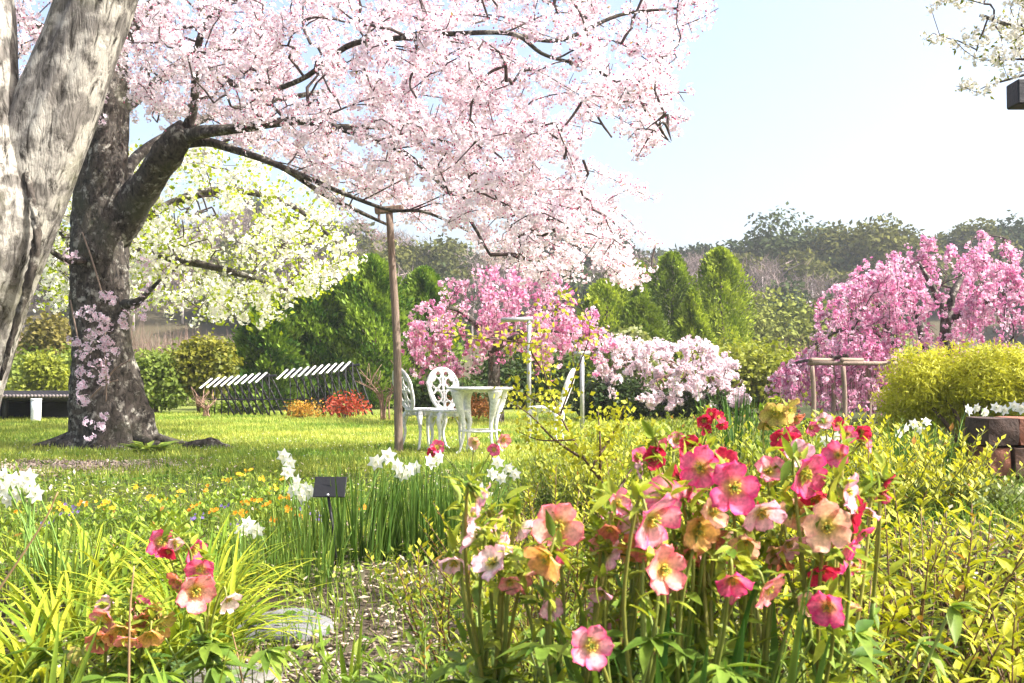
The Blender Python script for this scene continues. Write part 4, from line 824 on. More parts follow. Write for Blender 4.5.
def bare_branches(px, top, bot, d, lab, seed):
    r = np.random.default_rng(seed); x, y = at(px, bot, d)[:2]; z0 = float(gz(x, y)); h = at(px, top, d)[2] - z0; t = thing('bare_shrub', lab, 'shrub', (x, y, z0)); g = Geo()
    for k in range(9):
        a = r.uniform(0, 6.28); e = np.array([x + math.cos(a) * h * .5, y + math.sin(a) * .3, z0 + h * r.uniform(.6, 1)]); m = np.array([x + math.cos(a) * h * .12, y, z0 + h * .45]); q = spline(np.array([[x + r.normal() * .05, y, z0], m, e]), 9); tube(g, q, np.linspace(.018, .006, 9), 5, (4, 3.4, 2.8))
        for s in range(3): i = r.integers(3, 8); tube(g, np.stack([q[i], q[i] + rdir(r, 1)[0] * .1 + [0, 0, .08], q[i] + rdir(r, 1)[0] * .2 + [0, 0, .2]]), [.008, .006, .003], 4, (4, 3.4, 2.8))
    g.build('branches', M_TWIG, t)
bare_branches(384, 362, 418, 18.6, 'pale leafless shrub with spreading branches just left of the wooden prop pole', 81)
bare_branches(206, 398, 418, 20.0, 'small pale leafless shrub at the foot of the round yellow green tree', 82)

def stump():
    r = np.random.default_rng(83); d = 11.2; x, y = at(205, 448, d)[:2]; t = thing('surface_root', 'gnarled brown surface root in the lawn right of the big dark trunk', 'root', (x, y, 0)); g = Geo()
    tube(g, spline(np.array([[x - .35, y + .05, -.02], [x - .15, y, .04], [x + .05, y, .07], [x + .2, y + .02, .03], [x + .38, y + .08, -.03]]), 24), np.interp(np.linspace(0, 1, 24), [0, .5, 1], [.035, .06, .02]), 12, (1, 1, 1), lump=lambda a, i, P: 1 + .2 * np.sin(a * 3 + i * .9)); g.build('wood', M_BARK, t)
stump()
def flat_stone(px, py, d, w, dp, h, lab, seed, col, yaw=0.):
    r = np.random.default_rng(seed); x, y = at(px, py, d)[:2]; z0 = float(gz(x, y)); t = thing('stepping_stone', lab, 'stone', (x, y, z0)); g = Geo(); nr, na = 9, 40
    a = np.arange(na) / na * 2 * np.pi; out = 1 + .12 * np.sin(a * 2 + seed) + .07 * np.sin(a * 3 + seed * 2) + .05 * np.sin(a * 5 + seed) + .03 * np.sin(a * 9); V = []
    for i in range(nr):
        s = [0.02, .25, .5, .72, .88, .96, 1.0, 1.01, .98][i]; z = [1, .99, .96, .92, .84, .7, .45, .1, -.5][i]
        V.append(np.stack([s * out * np.cos(a) * w, s * out * np.sin(a) * dp, h * (z + .07 * np.sin(a * 3 + s * 5) * s + .12 * s * np.cos(a - 1.2))], 1))
    V = rotz(np.concatenate(V), yaw) + [x, y, z0]; i = np.arange(nr - 1)[:, None] * na; j = np.arange(na)[None]; k = (j + 1) % na; g.add(V, [np.stack([i + j, i + k, i + na + k, i + na + j], -1).reshape(-1, 4), np.arange(na)[None]], col); g.build('rock', M_STONE, t)
flat_stone(280, 620, 3.22, 16e-2, .16, .045, 'large pale grey flat stone in the bare patch of the bed', 84, (.62, .63, .68), .2)
flat_stone(232, 682, 2.62, .13, .10, .03, 'pale flat stone at the bottom edge below the left hellebores', 85, (.75, .72, .66), .4)
flat_stone(228, 655, 2.86, .12, .06, .03, 'orange brown mossy stone between the left hellebores and the large pale stone', 86, (1.0, .75, .35), -.2)

# ================================================================== GROUND COVER OF THE BED
def ground_cover():
    r = np.random.default_rng(90); g = Geo()
    n = 60000; y = 2.0 + 7.2 * r.random(n) ** 1.1; x = (r.random(n) * 2 - 1) * (y * .56 + .4); dens = np.clip(.62 + .5 * wob(x, y, 2.6, .5) + .3 * wob(x, y, 7), 0, 1) * (1 - .5 * soil_gap(x, y)) * (1 - lawn_mask(x, y)) * (1 - np.exp(-(((x + 4.0) / .8) ** 2 + ((y - 8.9) / .5) ** 2))) * (.35 + .65 * S(y, 3.0, 4.5))
    k = r.random(n) < dens; x, y = x[k], y[k]; n = len(x); c = mixc((.08, .17, .02), (.42, .48, .07), np.clip(r.random(n) * .8 + .5 * wob(x, y, 1.4, 3), 0, 1)); pk = r.random(n) < .07; c[pk] = mixc((.5, .4, .25), (.7, .62, .5), r.random(pk.sum()))
    d = rdir(r, n); d[:, 2] = np.abs(d[:, 2]) * .7; z = gz(x, y) + r.random(n) * .07
    scatter(g, LEAF, np.stack([x, y, z], 1), frames(d, nrm(rdir(r, n) * .5 + [0, 0, 1])), r.uniform(.02, .055, n), c)
    n = 65000; y = 2.0 + 7.4 * r.random(n) ** 1.05; x = (r.random(n) * 2 - 1) * (y * .56 + .4); dens = np.clip(.55 + .6 * wob(x, y, 1.9, 2.5), 0, 1) * (1 - .7 * soil_gap(x, y)) * (1 - np.exp(-(((x + 4.0) / .8) ** 2 + ((y - 8.9) / .5) ** 2))) * (.4 + .6 * S(y, 3.0, 4.2))
    k = r.random(n) < dens; x, y = x[k], y[k]; n = len(x); c1 = mixc((.11, .23, .03), (.42, .48, .06), np.clip(r.random(n) * .7 + .5 * wob(x, y, 2.3, 1), 0, 1))
    blades(g, np.stack([x, y, gz(x, y)], 1), r.random(n) * 6.28, r.uniform(.05, .15, n), r.uniform(.003, .007, n), r.uniform(0, .6, n), r.uniform(0, 1.2, n), 3, c1 * .7, c1)
    tag(g.build('ground_cover', M_GRASS), 'low mixed green ground cover of small leaves and thin grass in the flower bed', 'ground cover', kind='stuff')
    g = Geo(); n = 19000; y = 1.9 + 3.6 * r.random(n); x = (r.random(n) * 2 - 1) * (y * .56 + .2); k = r.random(n) < (.22 + .78 * soil_gap(x, y)); x, y = x[k], y[k]; n = len(x)
    c = mixc((.12, .08, .05), (.62, .52, .40), r.random(n) ** 1.3); sc = np.stack([r.uniform(.004, .011, n), r.uniform(.008, .034, n), r.uniform(.8, 1, n) * .005], 1)
    bx = Geo(); box(bx, (0, 0, 0), (1, 1, 1)); T = (bx.V[0].astype(float), bx.F[0], np.ones((8, 3))); d = rdir(r, n); d[:, 2] *= .35
    scatter(g, T, np.stack([x, y, gz(x, y) + .006 + r.random(n) * .012], 1), frames(d, nrm(rdir(r, n) * .4 + [0, 0, 1])), sc, c)
    n = 3000; x = -4.0 + r.normal(size=n) * .5; y = 8.9 + r.normal(size=n) * .3; d = rdir(r, n); d[:, 2] *= .3; scatter(g, T, np.stack([x, y, gz(x, y) + .008 + r.random(n) * .015], 1), frames(d, nrm(rdir(r, n) * .4 + [0, 0, 1])), np.stack([r.uniform(.01, .03, n), r.uniform(.02, .08, n), r.uniform(.005, .01, n)], 1), mixc((.14, .09, .06), (.62, .5, .4), r.random(n) ** 1.4))
    tag(g.build('bark_chippings', M_STEM), 'pale and brown bark chippings and dry leaf bits over the bare soil', 'mulch', kind='stuff')
ground_cover()

def fallen_petals():
    r = np.random.default_rng(95); g = Geo(); n = 1500; x = r.uniform(-6, 1.2, n); y = r.uniform(6.2, 13.5, n); d = rdir(r, n); d[:, 2] *= .3
    scatter(g, LEAFB, np.stack([x, y, gz(x, y) + r.uniform(.02, .06, n)], 1), frames(d, nrm(rdir(r, n) * .5 + [0, 0, 1])), r.uniform(.012, .02, n), mixc((.88, .80, .83), (.92, .88, .9), r.random(n)))
    tag(g.build('fallen_petals', M_PETAL), 'pale fallen cherry petals sprinkled over the lawn under the cherry', 'petals', kind='stuff')
fallen_petals()

# ================================================================== STRAP LEAVED CLUMPS
def strap(name, lab, x, y, n, L, Wd, cA, cB, seed, lean=(0, .5), bend=(.5, 1.8), grp=None, cat='plant', sp=.05, fold=.35, k=9, flowers=None, mat=None):
    r = np.random.default_rng(seed); z0 = float(gz(x, y)); t = thing(name, lab, cat, (x, y, z0), grp); g = Geo()
    a = r.random(n) * 6.283; rr = sp * np.sqrt(r.random(n)); b = np.stack([x + rr * np.cos(a), y + rr * np.sin(a), np.full(n, z0 - .01)], 1); c1 = mixc(cA, cB, r.random(n))
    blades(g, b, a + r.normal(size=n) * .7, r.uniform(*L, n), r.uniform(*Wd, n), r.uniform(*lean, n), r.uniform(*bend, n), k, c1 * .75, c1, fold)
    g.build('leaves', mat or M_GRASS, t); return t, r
YL, YL2 = (.16, .29, .025), (.60, .62, .05)
gL = 'yellow green daylily clumps in the left of the bed'
lily = [(-1.1, 3.6, 'tall daylily clump with upright yellow green blades just below the bare soil under the cherry'), (-.98, 3.15, 'arching yellow green daylily clump left of the tallest upright blades'), (-1.3, 3.0, 'arching daylily clump at the left edge below the white daffodils'),
        (-.9, 2.8, 'broad arching daylily clump directly behind the left cluster of dull orange hellebores'), (-1.18, 2.55, 'daylily clump at the left edge level with the dull orange hellebores'), (-.98, 2.95, 'daylily clump whose long blades arch right towards the red hellebores'), (-1.5, 3.6, 'daylily clump under the white daffodils at the far left'), (-1.25, 2.3, 'lowest daylily clump at the bottom left corner')]
for i, (x, y, lab) in enumerate(lily): strap('daylily', lab, x, y, 74, (.20, .44), (.013, .024), YL, YL2, 200 + i, (.2, 1.0), (.6, 1.9), gL, sp=.12)
gB = 'broad green shoots in the near bed'
for i, (px, d, n, L, lab) in enumerate([(336, 2.35, 7, (.2, .32), 'pair of fresh broad green iris shoots below the large pale stone'), (192, 2.1, 6, (.14, .26), 'broad green iris shoots between the two left groups of hellebores'), (590, 2.2, 6, (.10, .2), 'green iris shoots below the yellow leaved shrub left of the lowest pink hellebore'), (310, 2.15, 6, (.10, .18), 'short green iris shoots at the bottom edge left of the fresh pair'),
                                        (445, 2.25, 7, (.10, .2), 'green iris shoots by the dark green rosette at the bottom edge'), (992, 1.75, 16, (.18, .34), 'bright green upright iris blades in the bottom right corner'), (960, 1.8, 12, (.15, .28), 'bright green iris blades left of those in the bottom right corner'), (40, 1.95, 12, (.2, .34), 'broad green iris blades in the bottom left corner')]):
    x = (px - 512) / FPX * d; strap('iris_shoot', lab, x, d, n, L, (.016, .026), (.15, .29, .035), (.36, .46, .05), 230 + i, (0, .3), (.05, .5), gB, sp=.05, fold=.25)
# daffodil clumps
def daffodil(lab, x, y, n, L, flowers, seed, cA=(.07, .16, .025), cB=(.18, .30, .05), sp=.16, fr_=.036, grp='daffodil clumps', lean=(0, .22), d_fl=None, Wd=(.010, .016)):
    t, r = strap('daffodil', lab, x, y, n, L, Wd, cA, cB, seed, lean, (0, .3), grp, 'daffodil', sp, .3, 6) if n else (thing('daffodil', lab, 'daffodil', (x, y, float(gz(x, y))), grp), np.random.default_rng(seed))
    for (px, py) in flowers:
        dd = (d_fl or y) + r.uniform(-.06, .06); c = at(px, py, dd); f = nrm(np.array([[r.normal() * .6, -1, r.normal() * .35 - .05]])); g = Geo()
        X, Y, Z = frames(np.cross(f, [[.2, .1, 1.]]), f); s = fr_ * r.uniform(.85, 1.15); scatter(g, STAR, c[None], (X, Y, Z), np.array([s]), np.array([[.88, .88, .84]])); fl = g.build('flower', M_PETAL, t)
        g = Geo(); ax = f[0]; tube(g, np.stack([c + ax * .002, c + ax * s * .3, c + ax * s * .55]), [s * .16, s * .25, s * .36], 10, (.86, .84, .70), cap=False); g.build('trumpet', M_PETAL, fl)
        g = Geo(); b = np.array([x + r.normal() * sp * .4, y + r.normal() * sp * .4, float(gz(x, y))]); tube(g, spline(np.stack([b, b * .4 + c * .6 - ax * .02 + [0, 0, .02], c - ax * .012 + [0, 0, .008], c]), 9), .0028, 5, (.16, .28, .05)); g.build('flower_stem', M_STEM, fl)
daffodil('dense dark green daffodil clump just right of the black plant label, with two white flowers', -.66, 4.35, 110, (.34, .47), [(376, 462), (388, 456), (402, 474), (410, 470), (398, 466)], 300)
daffodil('dark green daffodil clump in the middle of the dense row, topped by white flowers', -.43, 4.5, 100, (.34, .47), [(430, 462), (440, 458), (416, 468)], 301)
daffodil('dark green daffodil clump at the right end of the dense row beside the pink hellebores', -.22, 4.4, 90, (.32, .46), [(498, 462), (508, 468), (515, 474), (492, 474), (502, 478), (486, 496), (480, 490)], 302)
daffodil('daffodil clump with a vertical string of white flowers left of the black plant label', -.93, 4.45, 45, (.25, .36), [(284, 456), (290, 463), (288, 472), (297, 482), (305, 488), (294, 490), (302, 496), (310, 492)], 303, (.12, .22, .03), (.26, .36, .06))
daffodil('daffodil clump with large white flowers at the far left edge', -1.62, 3.5, 40, (.25, .36), [(6, 474), (14, 480), (24, 484), (4, 488), (18, 494), (32, 488), (8, 500), (28, 478), (-4, 482), (36, 494)], 304, (.12, .22, .03), (.28, .38, .06), fr_=.034)
daffodil('thin leaved clump with a few white flowers low left of the black plant label', -1.02, 3.95, 70, (.18, .3), [(248, 524), (242, 530), (256, 530)], 305, (.09, .19, .03), (.24, .36, .06), Wd=(.006, .010))
daffodil('flowerless dark green thin leaved clump directly in front of the black plant label', -.82, 3.9, 80, (.18, .28), [], 306, (.09, .19, .03), (.24, .36, .06), Wd=(.006, .010))
daffodil('daffodil clump with small white flowers left of the stone wall', 2.05, 5.2, 90, (.26, .42), [(905, 428), (914, 424), (921, 430), (926, 422), (898, 434)], 307, (.06, .15, .03), (.16, .28, .06), sp=.2, fr_=.03)
daffodil('white daffodils standing behind the top of the stone wall at right', 2.72, 6.1, 50, (.28, .42), [(968, 410), (976, 408), (996, 408), (1004, 410), (1014, 406), (1022, 409), (984, 412)], 308, (.08, .17, .03), (.2, .3, .06), sp=.3, fr_=.042)
daffodil('white daffodil tuft behind the crimson hellebores left of the golden bush', 1.16, 3.9, 45, (.3, .42), [(826, 440), (836, 436), (842, 442), (832, 446)], 309, (.1, .19, .03), (.24, .34, .06), sp=.1, fr_=.025)
daffodil('dark green strap leaved clump without flowers in front of the pale pink shrub', 1.18, 5.2, 70, (.5, .68), [], 310, (.05, .13, .03), (.12, .24, .05), sp=.13, Wd=(.016, .026))

# small bed flowers
def pansies():
    r = np.random.default_rng(320); cols = [((.80, .38, .02), 'orange'), ((.85, .62, .04), 'yellow'), ((.2, .17, .42), 'violet')]
    spots = {0: [(265, 505), (255, 500), (283, 498), (290, 508), (246, 503), (238, 515), (298, 515), (272, 520), (364, 508), (205, 488), (195, 505), (214, 512), (84, 503), (20, 512), (285, 478)],
             1: [(52, 508), (60, 505), (66, 510), (103, 502), (107, 508), (150, 497), (163, 500), (240, 474), (248, 470), (228, 480), (180, 492), (135, 486), (275, 488), (262, 478)],
             2: [(69, 505), (74, 510), (66, 514), (307, 508), (313, 514), (300, 506), (200, 516), (226, 506), (234, 520), (48, 522), (190, 520), (320, 520)]}
    labs = ['one of the small orange pansies dotted through the bed left of the black plant label', 'one of the small yellow pansies dotted through the bed under the cherry tree', 'one of the small violet flowers dotted through the bed left of the black label']
    for c in spots:
        for (px, py) in spots[c]:
            d = min(6.5, CAMZ * .86 * FPX / (py - 372)); P = at(px, py, d); x, y = P[:2]; z0 = float(gz(x, y)); z = max(z0 + .06, P[2])
            t = thing('pansy' if c < 2 else 'violet_flower', labs[c], 'flower', (x, y, z0), ['small orange pansies', 'small yellow pansies', 'small violet flowers'][c]); g = Geo()
            m = 5 if c < 2 else 4; q = np.array([x, y, z]) + r.normal(size=(m, 3)) * np.array([.018, .018, .008]); f = nrm(np.stack([r.normal(size=m) * .5, -np.ones(m), np.ones(m) * .7], 1)); scatter(g, BLOS, q, frames(np.cross(f, rdir(r, m)), f), r.uniform(.009, .015, m) * (1 if c < 2 else .75), np.array(cols[c][0]) * r.uniform(.85, 1.1, (m, 1))); g.build('bloom', M_PETAL, t)
            g = Geo(); m = 14; b = np.stack([x + r.normal(size=m) * .01, y + r.normal(size=m) * .01, np.full(m, z0)], 1); cc = mixc((.1, .18, .03), (.25, .34, .05), r.random(m)); blades(g, b, r.random(m) * 6.28, r.uniform(.6, 1, m) * (z - z0), .008, r.uniform(0, .4, m), r.uniform(0, .6, m), 3, cc * .8, cc); g.build('leaves', M_GRASS, t)
pansies()

# ================================================================== LEAFY SHRUBS IN FRONT
def leafy(name, lab, x, y, ns, h, spread, cA, cB, seed, ll=(.035, .065), step=.017, T=LEAFF, lean=.35, cat='shrub', grp=None, stemc=(.13, .07, .03), top=None, smin=.2):
    r = np.random.default_rng(seed); z0 = float(gz(x, y)); t = thing(name, lab, cat, (x, y, z0), grp); gs, gl = Geo(), Geo(); Ps, Ds, Us = [], [], []
    for k in range(ns):
        a = r.random() * 6.283; q = spread * math.sqrt(r.random()); b = np.array([x + q * .55 * math.cos(a), y + q * .55 * math.sin(a), z0]); hh = h * r.uniform(.55, 1.08) * (1 - .3 * (q / spread) ** 2)
        e = b + np.array([math.cos(a) * q * .8 + r.normal() * lean * .12, math.sin(a) * q * .8 + r.normal() * lean * .12, hh]); Q = spline(np.stack([b, b * .5 + e * .5 + r.normal(size=3) * .02, e]), 9); tube(gs, Q, np.linspace(.0034, .0014, 9), 5, stemc)
        L = np.linalg.norm(np.diff(Q, axis=0), axis=1).sum(); m = int(L / step); s = np.linspace(smin, 1, m) * 7.999; i = s.astype(int); p = Q[i] + (Q[np.minimum(i + 1, 8)] - Q[i]) * (s - i)[:, None]; an = np.arange(m) * 2.4 + r.random() * 6; f = s / 8
        d = nrm(np.stack([np.cos(an), np.sin(an), .25 + f * 1.1 + r.normal(size=m) * .2], 1)); Ps.append(p); Ds.append(d); Us.append(f)
    P, D, U = np.concatenate(Ps), np.concatenate(Ds), np.concatenate(Us); n = len(P); nor = nrm(np.array([0, 0, 1.]) - D * D[:, 2:] + r.normal(size=(n, 3)) * .25)
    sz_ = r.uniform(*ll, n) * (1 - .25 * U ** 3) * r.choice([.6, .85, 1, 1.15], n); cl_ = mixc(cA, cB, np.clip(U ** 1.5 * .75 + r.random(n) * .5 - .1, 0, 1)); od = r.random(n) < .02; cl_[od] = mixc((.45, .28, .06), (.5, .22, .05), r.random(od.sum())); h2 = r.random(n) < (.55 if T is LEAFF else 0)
    FX, FY, FZ = frames(D, nor); scatter(gl, T, P[~h2], (FX[~h2], FY[~h2], FZ[~h2]), sz_[~h2], cl_[~h2]); scatter(gl, LEAFS, P[h2], (FX[h2], FY[h2], FZ[h2]), sz_[h2] * 1.1, cl_[h2]); gs.build('stem', M_STEM, t); gl.build('foliage', M_LEAF, t); return t
A1, A2 = (.09, .17, .02), (.62, .58, .04)
gY = 'yellow green leafy shrubs in the right of the bed'
for i, (x, y, ns, h, sp, lab) in enumerate([
    (.72, 1.98, 30, .40, .24, 'yellow green shrub right beside the pink hellebores at the bottom'), (.93, 2.35, 36, .50, .28, 'yellow green shrub in the centre of the right hand bank of leaves'), (1.2, 2.75, 34, .32, .28, 'yellow green shrub just in front of the stone wall'), (.98, 3.0, 34, .52, .28, 'yellow green shrub behind the crimson hellebore bud'),
    (1.05, 1.95, 26, .34, .22, 'yellow green shrub above the bright iris blades at bottom right'), (1.5, 3.2, 26, .2, .28, 'yellow green shrub at the right edge under the stone wall'), (1.12, 2.2, 24, .30, .24, 'yellow green shrub at the right edge in front of the stone wall'), (.68, 2.75, 26, .50, .24, 'yellow green shrub directly behind the pink hellebore flowers')]):
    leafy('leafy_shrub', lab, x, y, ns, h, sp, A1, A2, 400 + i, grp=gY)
B1, B2 = (.09, .16, .02), (.55, .53, .04)
gM = 'fine leaved shrubs in the middle of the bed'
for i, (x, y, ns, h, sp, lab) in enumerate([
    (-.08, 2.5, 30, .44, .2, 'fine leaved yellow green shrub left of the pale pink hellebores above bare stems'), (.14, 2.35, 34, .46, .22, 'fine leaved shrub behind the orange hellebore and above the lowest pink one'), (.1, 3.0, 36, .50, .28, 'fine leaved yellow green shrub behind the pale pink hellebores'),
    (.42, 3.1, 36, .54, .3, 'fine leaved shrub behind the left part of the big hellebore clump'), (-.02, 3.6, 28, .40, .24, 'fine leaved low shrub at the edge of the lawn beside the white daffodils')]):
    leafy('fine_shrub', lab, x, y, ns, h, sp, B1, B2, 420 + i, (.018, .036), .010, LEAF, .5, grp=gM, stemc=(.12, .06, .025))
gF = 'low leafy plants around the hellebore stems'
for i, (x, y, ns, h, sp, a, b, lab) in enumerate([
    (-.06, 1.92, 30, .33, .17, B1, (.36, .42, .05), 'low leafy plant left of the lowest pink hellebore flower'), (.13, 1.9, 32, .36, .17, (.07, .15, .02), (.30, .40, .05), 'low green leafy plant right behind the lowest pink hellebore flower'), (.36, 1.95, 34, .37, .18, (.06, .14, .02), (.28, .38, .05), 'low green leafy plant behind the thick hellebore stems'),
    (.56, 1.88, 32, .36, .17, A1, (.40, .44, .05), 'low yellow green leafy plant below the magenta hellebore at the right of the clump'), (-.2, 2.2, 28, .26, .17, (.06, .14, .02), (.26, .36, .05), 'low green leafy plant at the right edge of the chippings'), (.02, 2.15, 28, .30, .16, B1, (.38, .42, .05), 'small leafy plant between the chippings and the lowest pink hellebore')]):
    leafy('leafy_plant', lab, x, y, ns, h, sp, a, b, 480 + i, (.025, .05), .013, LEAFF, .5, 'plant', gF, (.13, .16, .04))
# mounded plants of the middle bed (right)
gP = 'mounded plants in the middle of the right bed'
mid = [(600, 424, 5.0, 30, B1, (.5, .5, .06), 'fine leaved yellow green mound in front of the right hand white chair'), (640, 430, 4.6, 34, (.2, .28, .03), (.52, .55, .06), 'bright yellow green mound above the crimson hellebores at left'), (690, 418, 5.4, 34, (.1, .18, .02), (.36, .42, .05), 'green mound below the dark red flowers'), (735, 420, 5.0, 30, (.14, .22, .03), (.45, .48, .06), 'yellow green mound below the dark strap leaved clump'),
       (790, 424, 4.6, 36, (.07, .13, .02), (.28, .36, .05), 'mid green mound beneath the olive green hellebore'), (850, 412, 5.6, 34, (.36, .4, .03), (.7, .64, .05), 'clear yellow mound in front of the wooden frame'), (880, 436, 4.2, 40, A1, A2, 'yellow green mound below the white daffodils left of the wall'), (940, 426, 4.4, 30, (.24, .28, .03), (.66, .62, .06), 'upright yellow shoots beside the stone wall'), (820, 418, 5.4, 26, (.14, .2, .03), (.5, .5, .06), 'yellow green mound left of the clear yellow one'), (560, 428, 5.6, 26, B1, (.45, .48, .05), 'small yellow green mound under the right hand white chair'), (580, 420, 6.4, 26, (.10, .18, .02), (.40, .46, .05), 'green mound at the lawn edge just left of the dark shrub foot'), (625, 416, 6.6, 28, (.16, .24, .03), (.55, .56, .06), 'yellow green mound at the lawn edge under the dark shrub'), (668, 412, 7.0, 28, (.08, .16, .02), (.34, .42, .05), 'mid green mound at the lawn edge under the pale pink shrub'), (712, 410, 7.2, 28, (.14, .22, .03), (.48, .50, .06), 'yellow green mound under the right half of the pale pink shrub'),
       (755, 408, 6.6, 28, (.06, .13, .02), (.26, .36, .05), 'deep green mound left of the olive green hellebore'), (655, 428, 5.6, 28, (.10, .19, .02), (.42, .48, .05), 'fresh green mound behind the crimson hellebores'), (905, 420, 5.9, 30, (.07, .15, .02), (.32, .42, .05), 'green mound below the left side of the golden bush'), (985, 478, 4.3, 26, (.12, .18, .05), (.34, .40, .16), 'grey green leafy plant growing against the stone wall')]
for i, (px, top, d, hw, a, b, lab) in enumerate(mid):
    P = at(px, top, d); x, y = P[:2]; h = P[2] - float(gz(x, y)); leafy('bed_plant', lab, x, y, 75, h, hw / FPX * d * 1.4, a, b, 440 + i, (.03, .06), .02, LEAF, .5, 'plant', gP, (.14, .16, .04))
gW = 'low green clumps in the left of the bed'
for i, (px, d, h, lab) in enumerate([(60, 5.0, .17, 'low green clump behind the white daffodils at the far left'), (150, 5.4, .16, 'low green clump in front of the bare soil under the cherry'), (235, 5.6, .17, 'low green clump among the orange pansies'), (185, 4.3, .19, 'low green clump behind the red hellebores at left'), (110, 4.0, .2, 'low green clump behind the daylilies, right of the far left daffodils'), (300, 6.4, .15, 'low green clump at the lawn edge above the string of white daffodils')]):
    leafy('green_clump', lab, (px - 512) / FPX * d, d, 46, h, .3, (.07, .17, .02), (.34, .44, .05), 560 + i, (.03, .06), .016, LEAF, .6, 'plant', gW, (.12, .17, .04), smin=.05)
# tall yellow sprays
def sprays():
    r = np.random.default_rng(460); d = 3.6; b = at(622, 500, d); x, y = b[:2]; z0 = float(gz(x, y)); t = thing('arching_shrub', 'tall open shrub with dark stems and sprays of small yellow leaves before the table', 'shrub', (x, y, z0)); gs, gl = Geo(), Geo(); P, D = [], []
    for q in ([(620, 560), (612, 500), (585, 460), (560, 415), (545, 375), (541, 345)], [(585, 460), (555, 440), (530, 415), (505, 398)], [(560, 415), (575, 375), (590, 330), (575, 298)], [(545, 375), (530, 345), (545, 318), (572, 296)], [(600, 485), (600, 440), (598, 410)], [(560, 415), (535, 400), (505, 385)], [(590, 470), (615, 430), (625, 405)], [(575, 440), (540, 440), (515, 430)], [(541, 345), (500, 340), (460, 335), (432, 332)], [(612, 500), (640, 455), (650, 425)]):
        pts = np.array([at(a, c, d + r.normal() * .04) for a, c in q]); Q = spline(pts, 26); lo = q[0][1] >= 460; tube(gs, Q, np.linspace(.006 if lo else .0035, .0014, 26), 6, (.09, .05, .03)); m = 105 if not lo else 130; s = (.45 if q[0][1] == 560 else .0) + r.random(m) * (1 - (.45 if q[0][1] == 560 else 0)); i = (s * 24.99).astype(int); P.append(Q[i] + r.normal(size=(m, 3)) * .026); D.append(rdir(r, m) + [0, 0, .35])
    P, D = np.concatenate(P), np.concatenate(D); n = len(P); scatter(gl, LEAFB, P, frames(D, rdir(r, n)), r.uniform(.014, .028, n), mixc((.34, .38, .03), (.68, .64, .06), r.random(n))); gs.build('stem', M_STEM, t); gl.build('foliage', M_LEAF, t)
sprays()
def rosette(lab, px, d, n, L, cA, cB, seed, T=LEAFB, name='rosette', cat='plant', grp=None):
    r = np.random.default_rng(seed); x = (px - 512) / FPX * d; z0 = float(gz(x, d)); t = thing(name, lab, cat, (x, d, z0), grp); g = Geo(); a = r.random(n) * 6.28; q = r.random(n) * .08; p = np.stack([x + q * np.cos(a) * 1.5, d + q * np.sin(a), z0 + r.random(n) * .05], 1); dd = nrm(np.stack([np.cos(a), np.sin(a), r.uniform(.1, .9, n)], 1)); nor = nrm(np.array([0, 0, 1.]) - dd * dd[:, 2:] * .9 + r.normal(size=(n, 3)) * .2)
    scatter(g, T, p, frames(dd, nor), r.uniform(*L, n), mixc(cA, cB, r.random(n))); g.build('leaves', M_LEAF, t)
gR = 'leafy rosettes along the bottom of the bed'
rosette('dark green crinkled rosette at the bottom edge below the chippings', 395, 2.42, 46, (.05, .1), (.05, .12, .02), (.16, .27, .04), 470, t_leaf(.3, .1, .2), grp=gR)
rosette('dark green rosette right of the crinkled one near the fine leaved shrub', 462, 2.7, 30, (.04, .08), (.05, .12, .02), (.15, .26, .04), 471, t_leaf(.3, .1, .2), grp=gR)
rosette('broad leaved green plant in the bottom left corner', 15, 2.2, 34, (.09, .17), (.10, .2, .03), (.3, .4, .06), 472, t_leaf(.3, .06, .3), grp=gR)
rosette('broad leaved green plant under the dull orange hellebores', 110, 2.15, 34, (.08, .15), (.10, .2, .03), (.28, .38, .06), 473, t_leaf(.3, .06, .3), grp=gR)
rosette('grey green leaved plant under the red hellebores at left', 180, 2.5, 26, (.07, .12), (.08, .16, .05), (.26, .36, .14), 474, t_leaf(.2, .06, .3), grp=gR)
rosette('low fern like tuft of fresh green at the foot of the big dark trunk', 150, 10.6, 90, (.12, .26), (.12, .22, .03), (.34, .42, .07), 475, t_leaf(.16, .05, .3), grp=None)
# dry stalks
for i, (pa, pb, d, lab) in enumerate([((131, 683), (134, 566), 1.95, 'thin straight dry stalk standing in front of the dull orange hellebores'), ((-6, 590), (58, 492), 2.3, 'thin dry stalk leaning right across the daylilies at the left edge'), ((242, 683), (232, 632), 2.4, 'short dark dry stalk in front of the mossy stone')]):
    r = np.random.default_rng(480 + i); a, b = at(*pa, d), at(*pb, d); v = (b - a); a0 = a - v * ((a[2] - 0) / v[2]) if abs(v[2]) > .05 else a; t = Geo(); tube(t, spline(np.stack([a0, (a + b) / 2 + r.normal(size=3) * .004, b]), 12), np.linspace(.0032, .0016, 12), 6, (.34, .22, .11)); tag(t.build('dry_stalk', M_STEM), lab, 'stalk', 'dry stalks in the left of the bed')

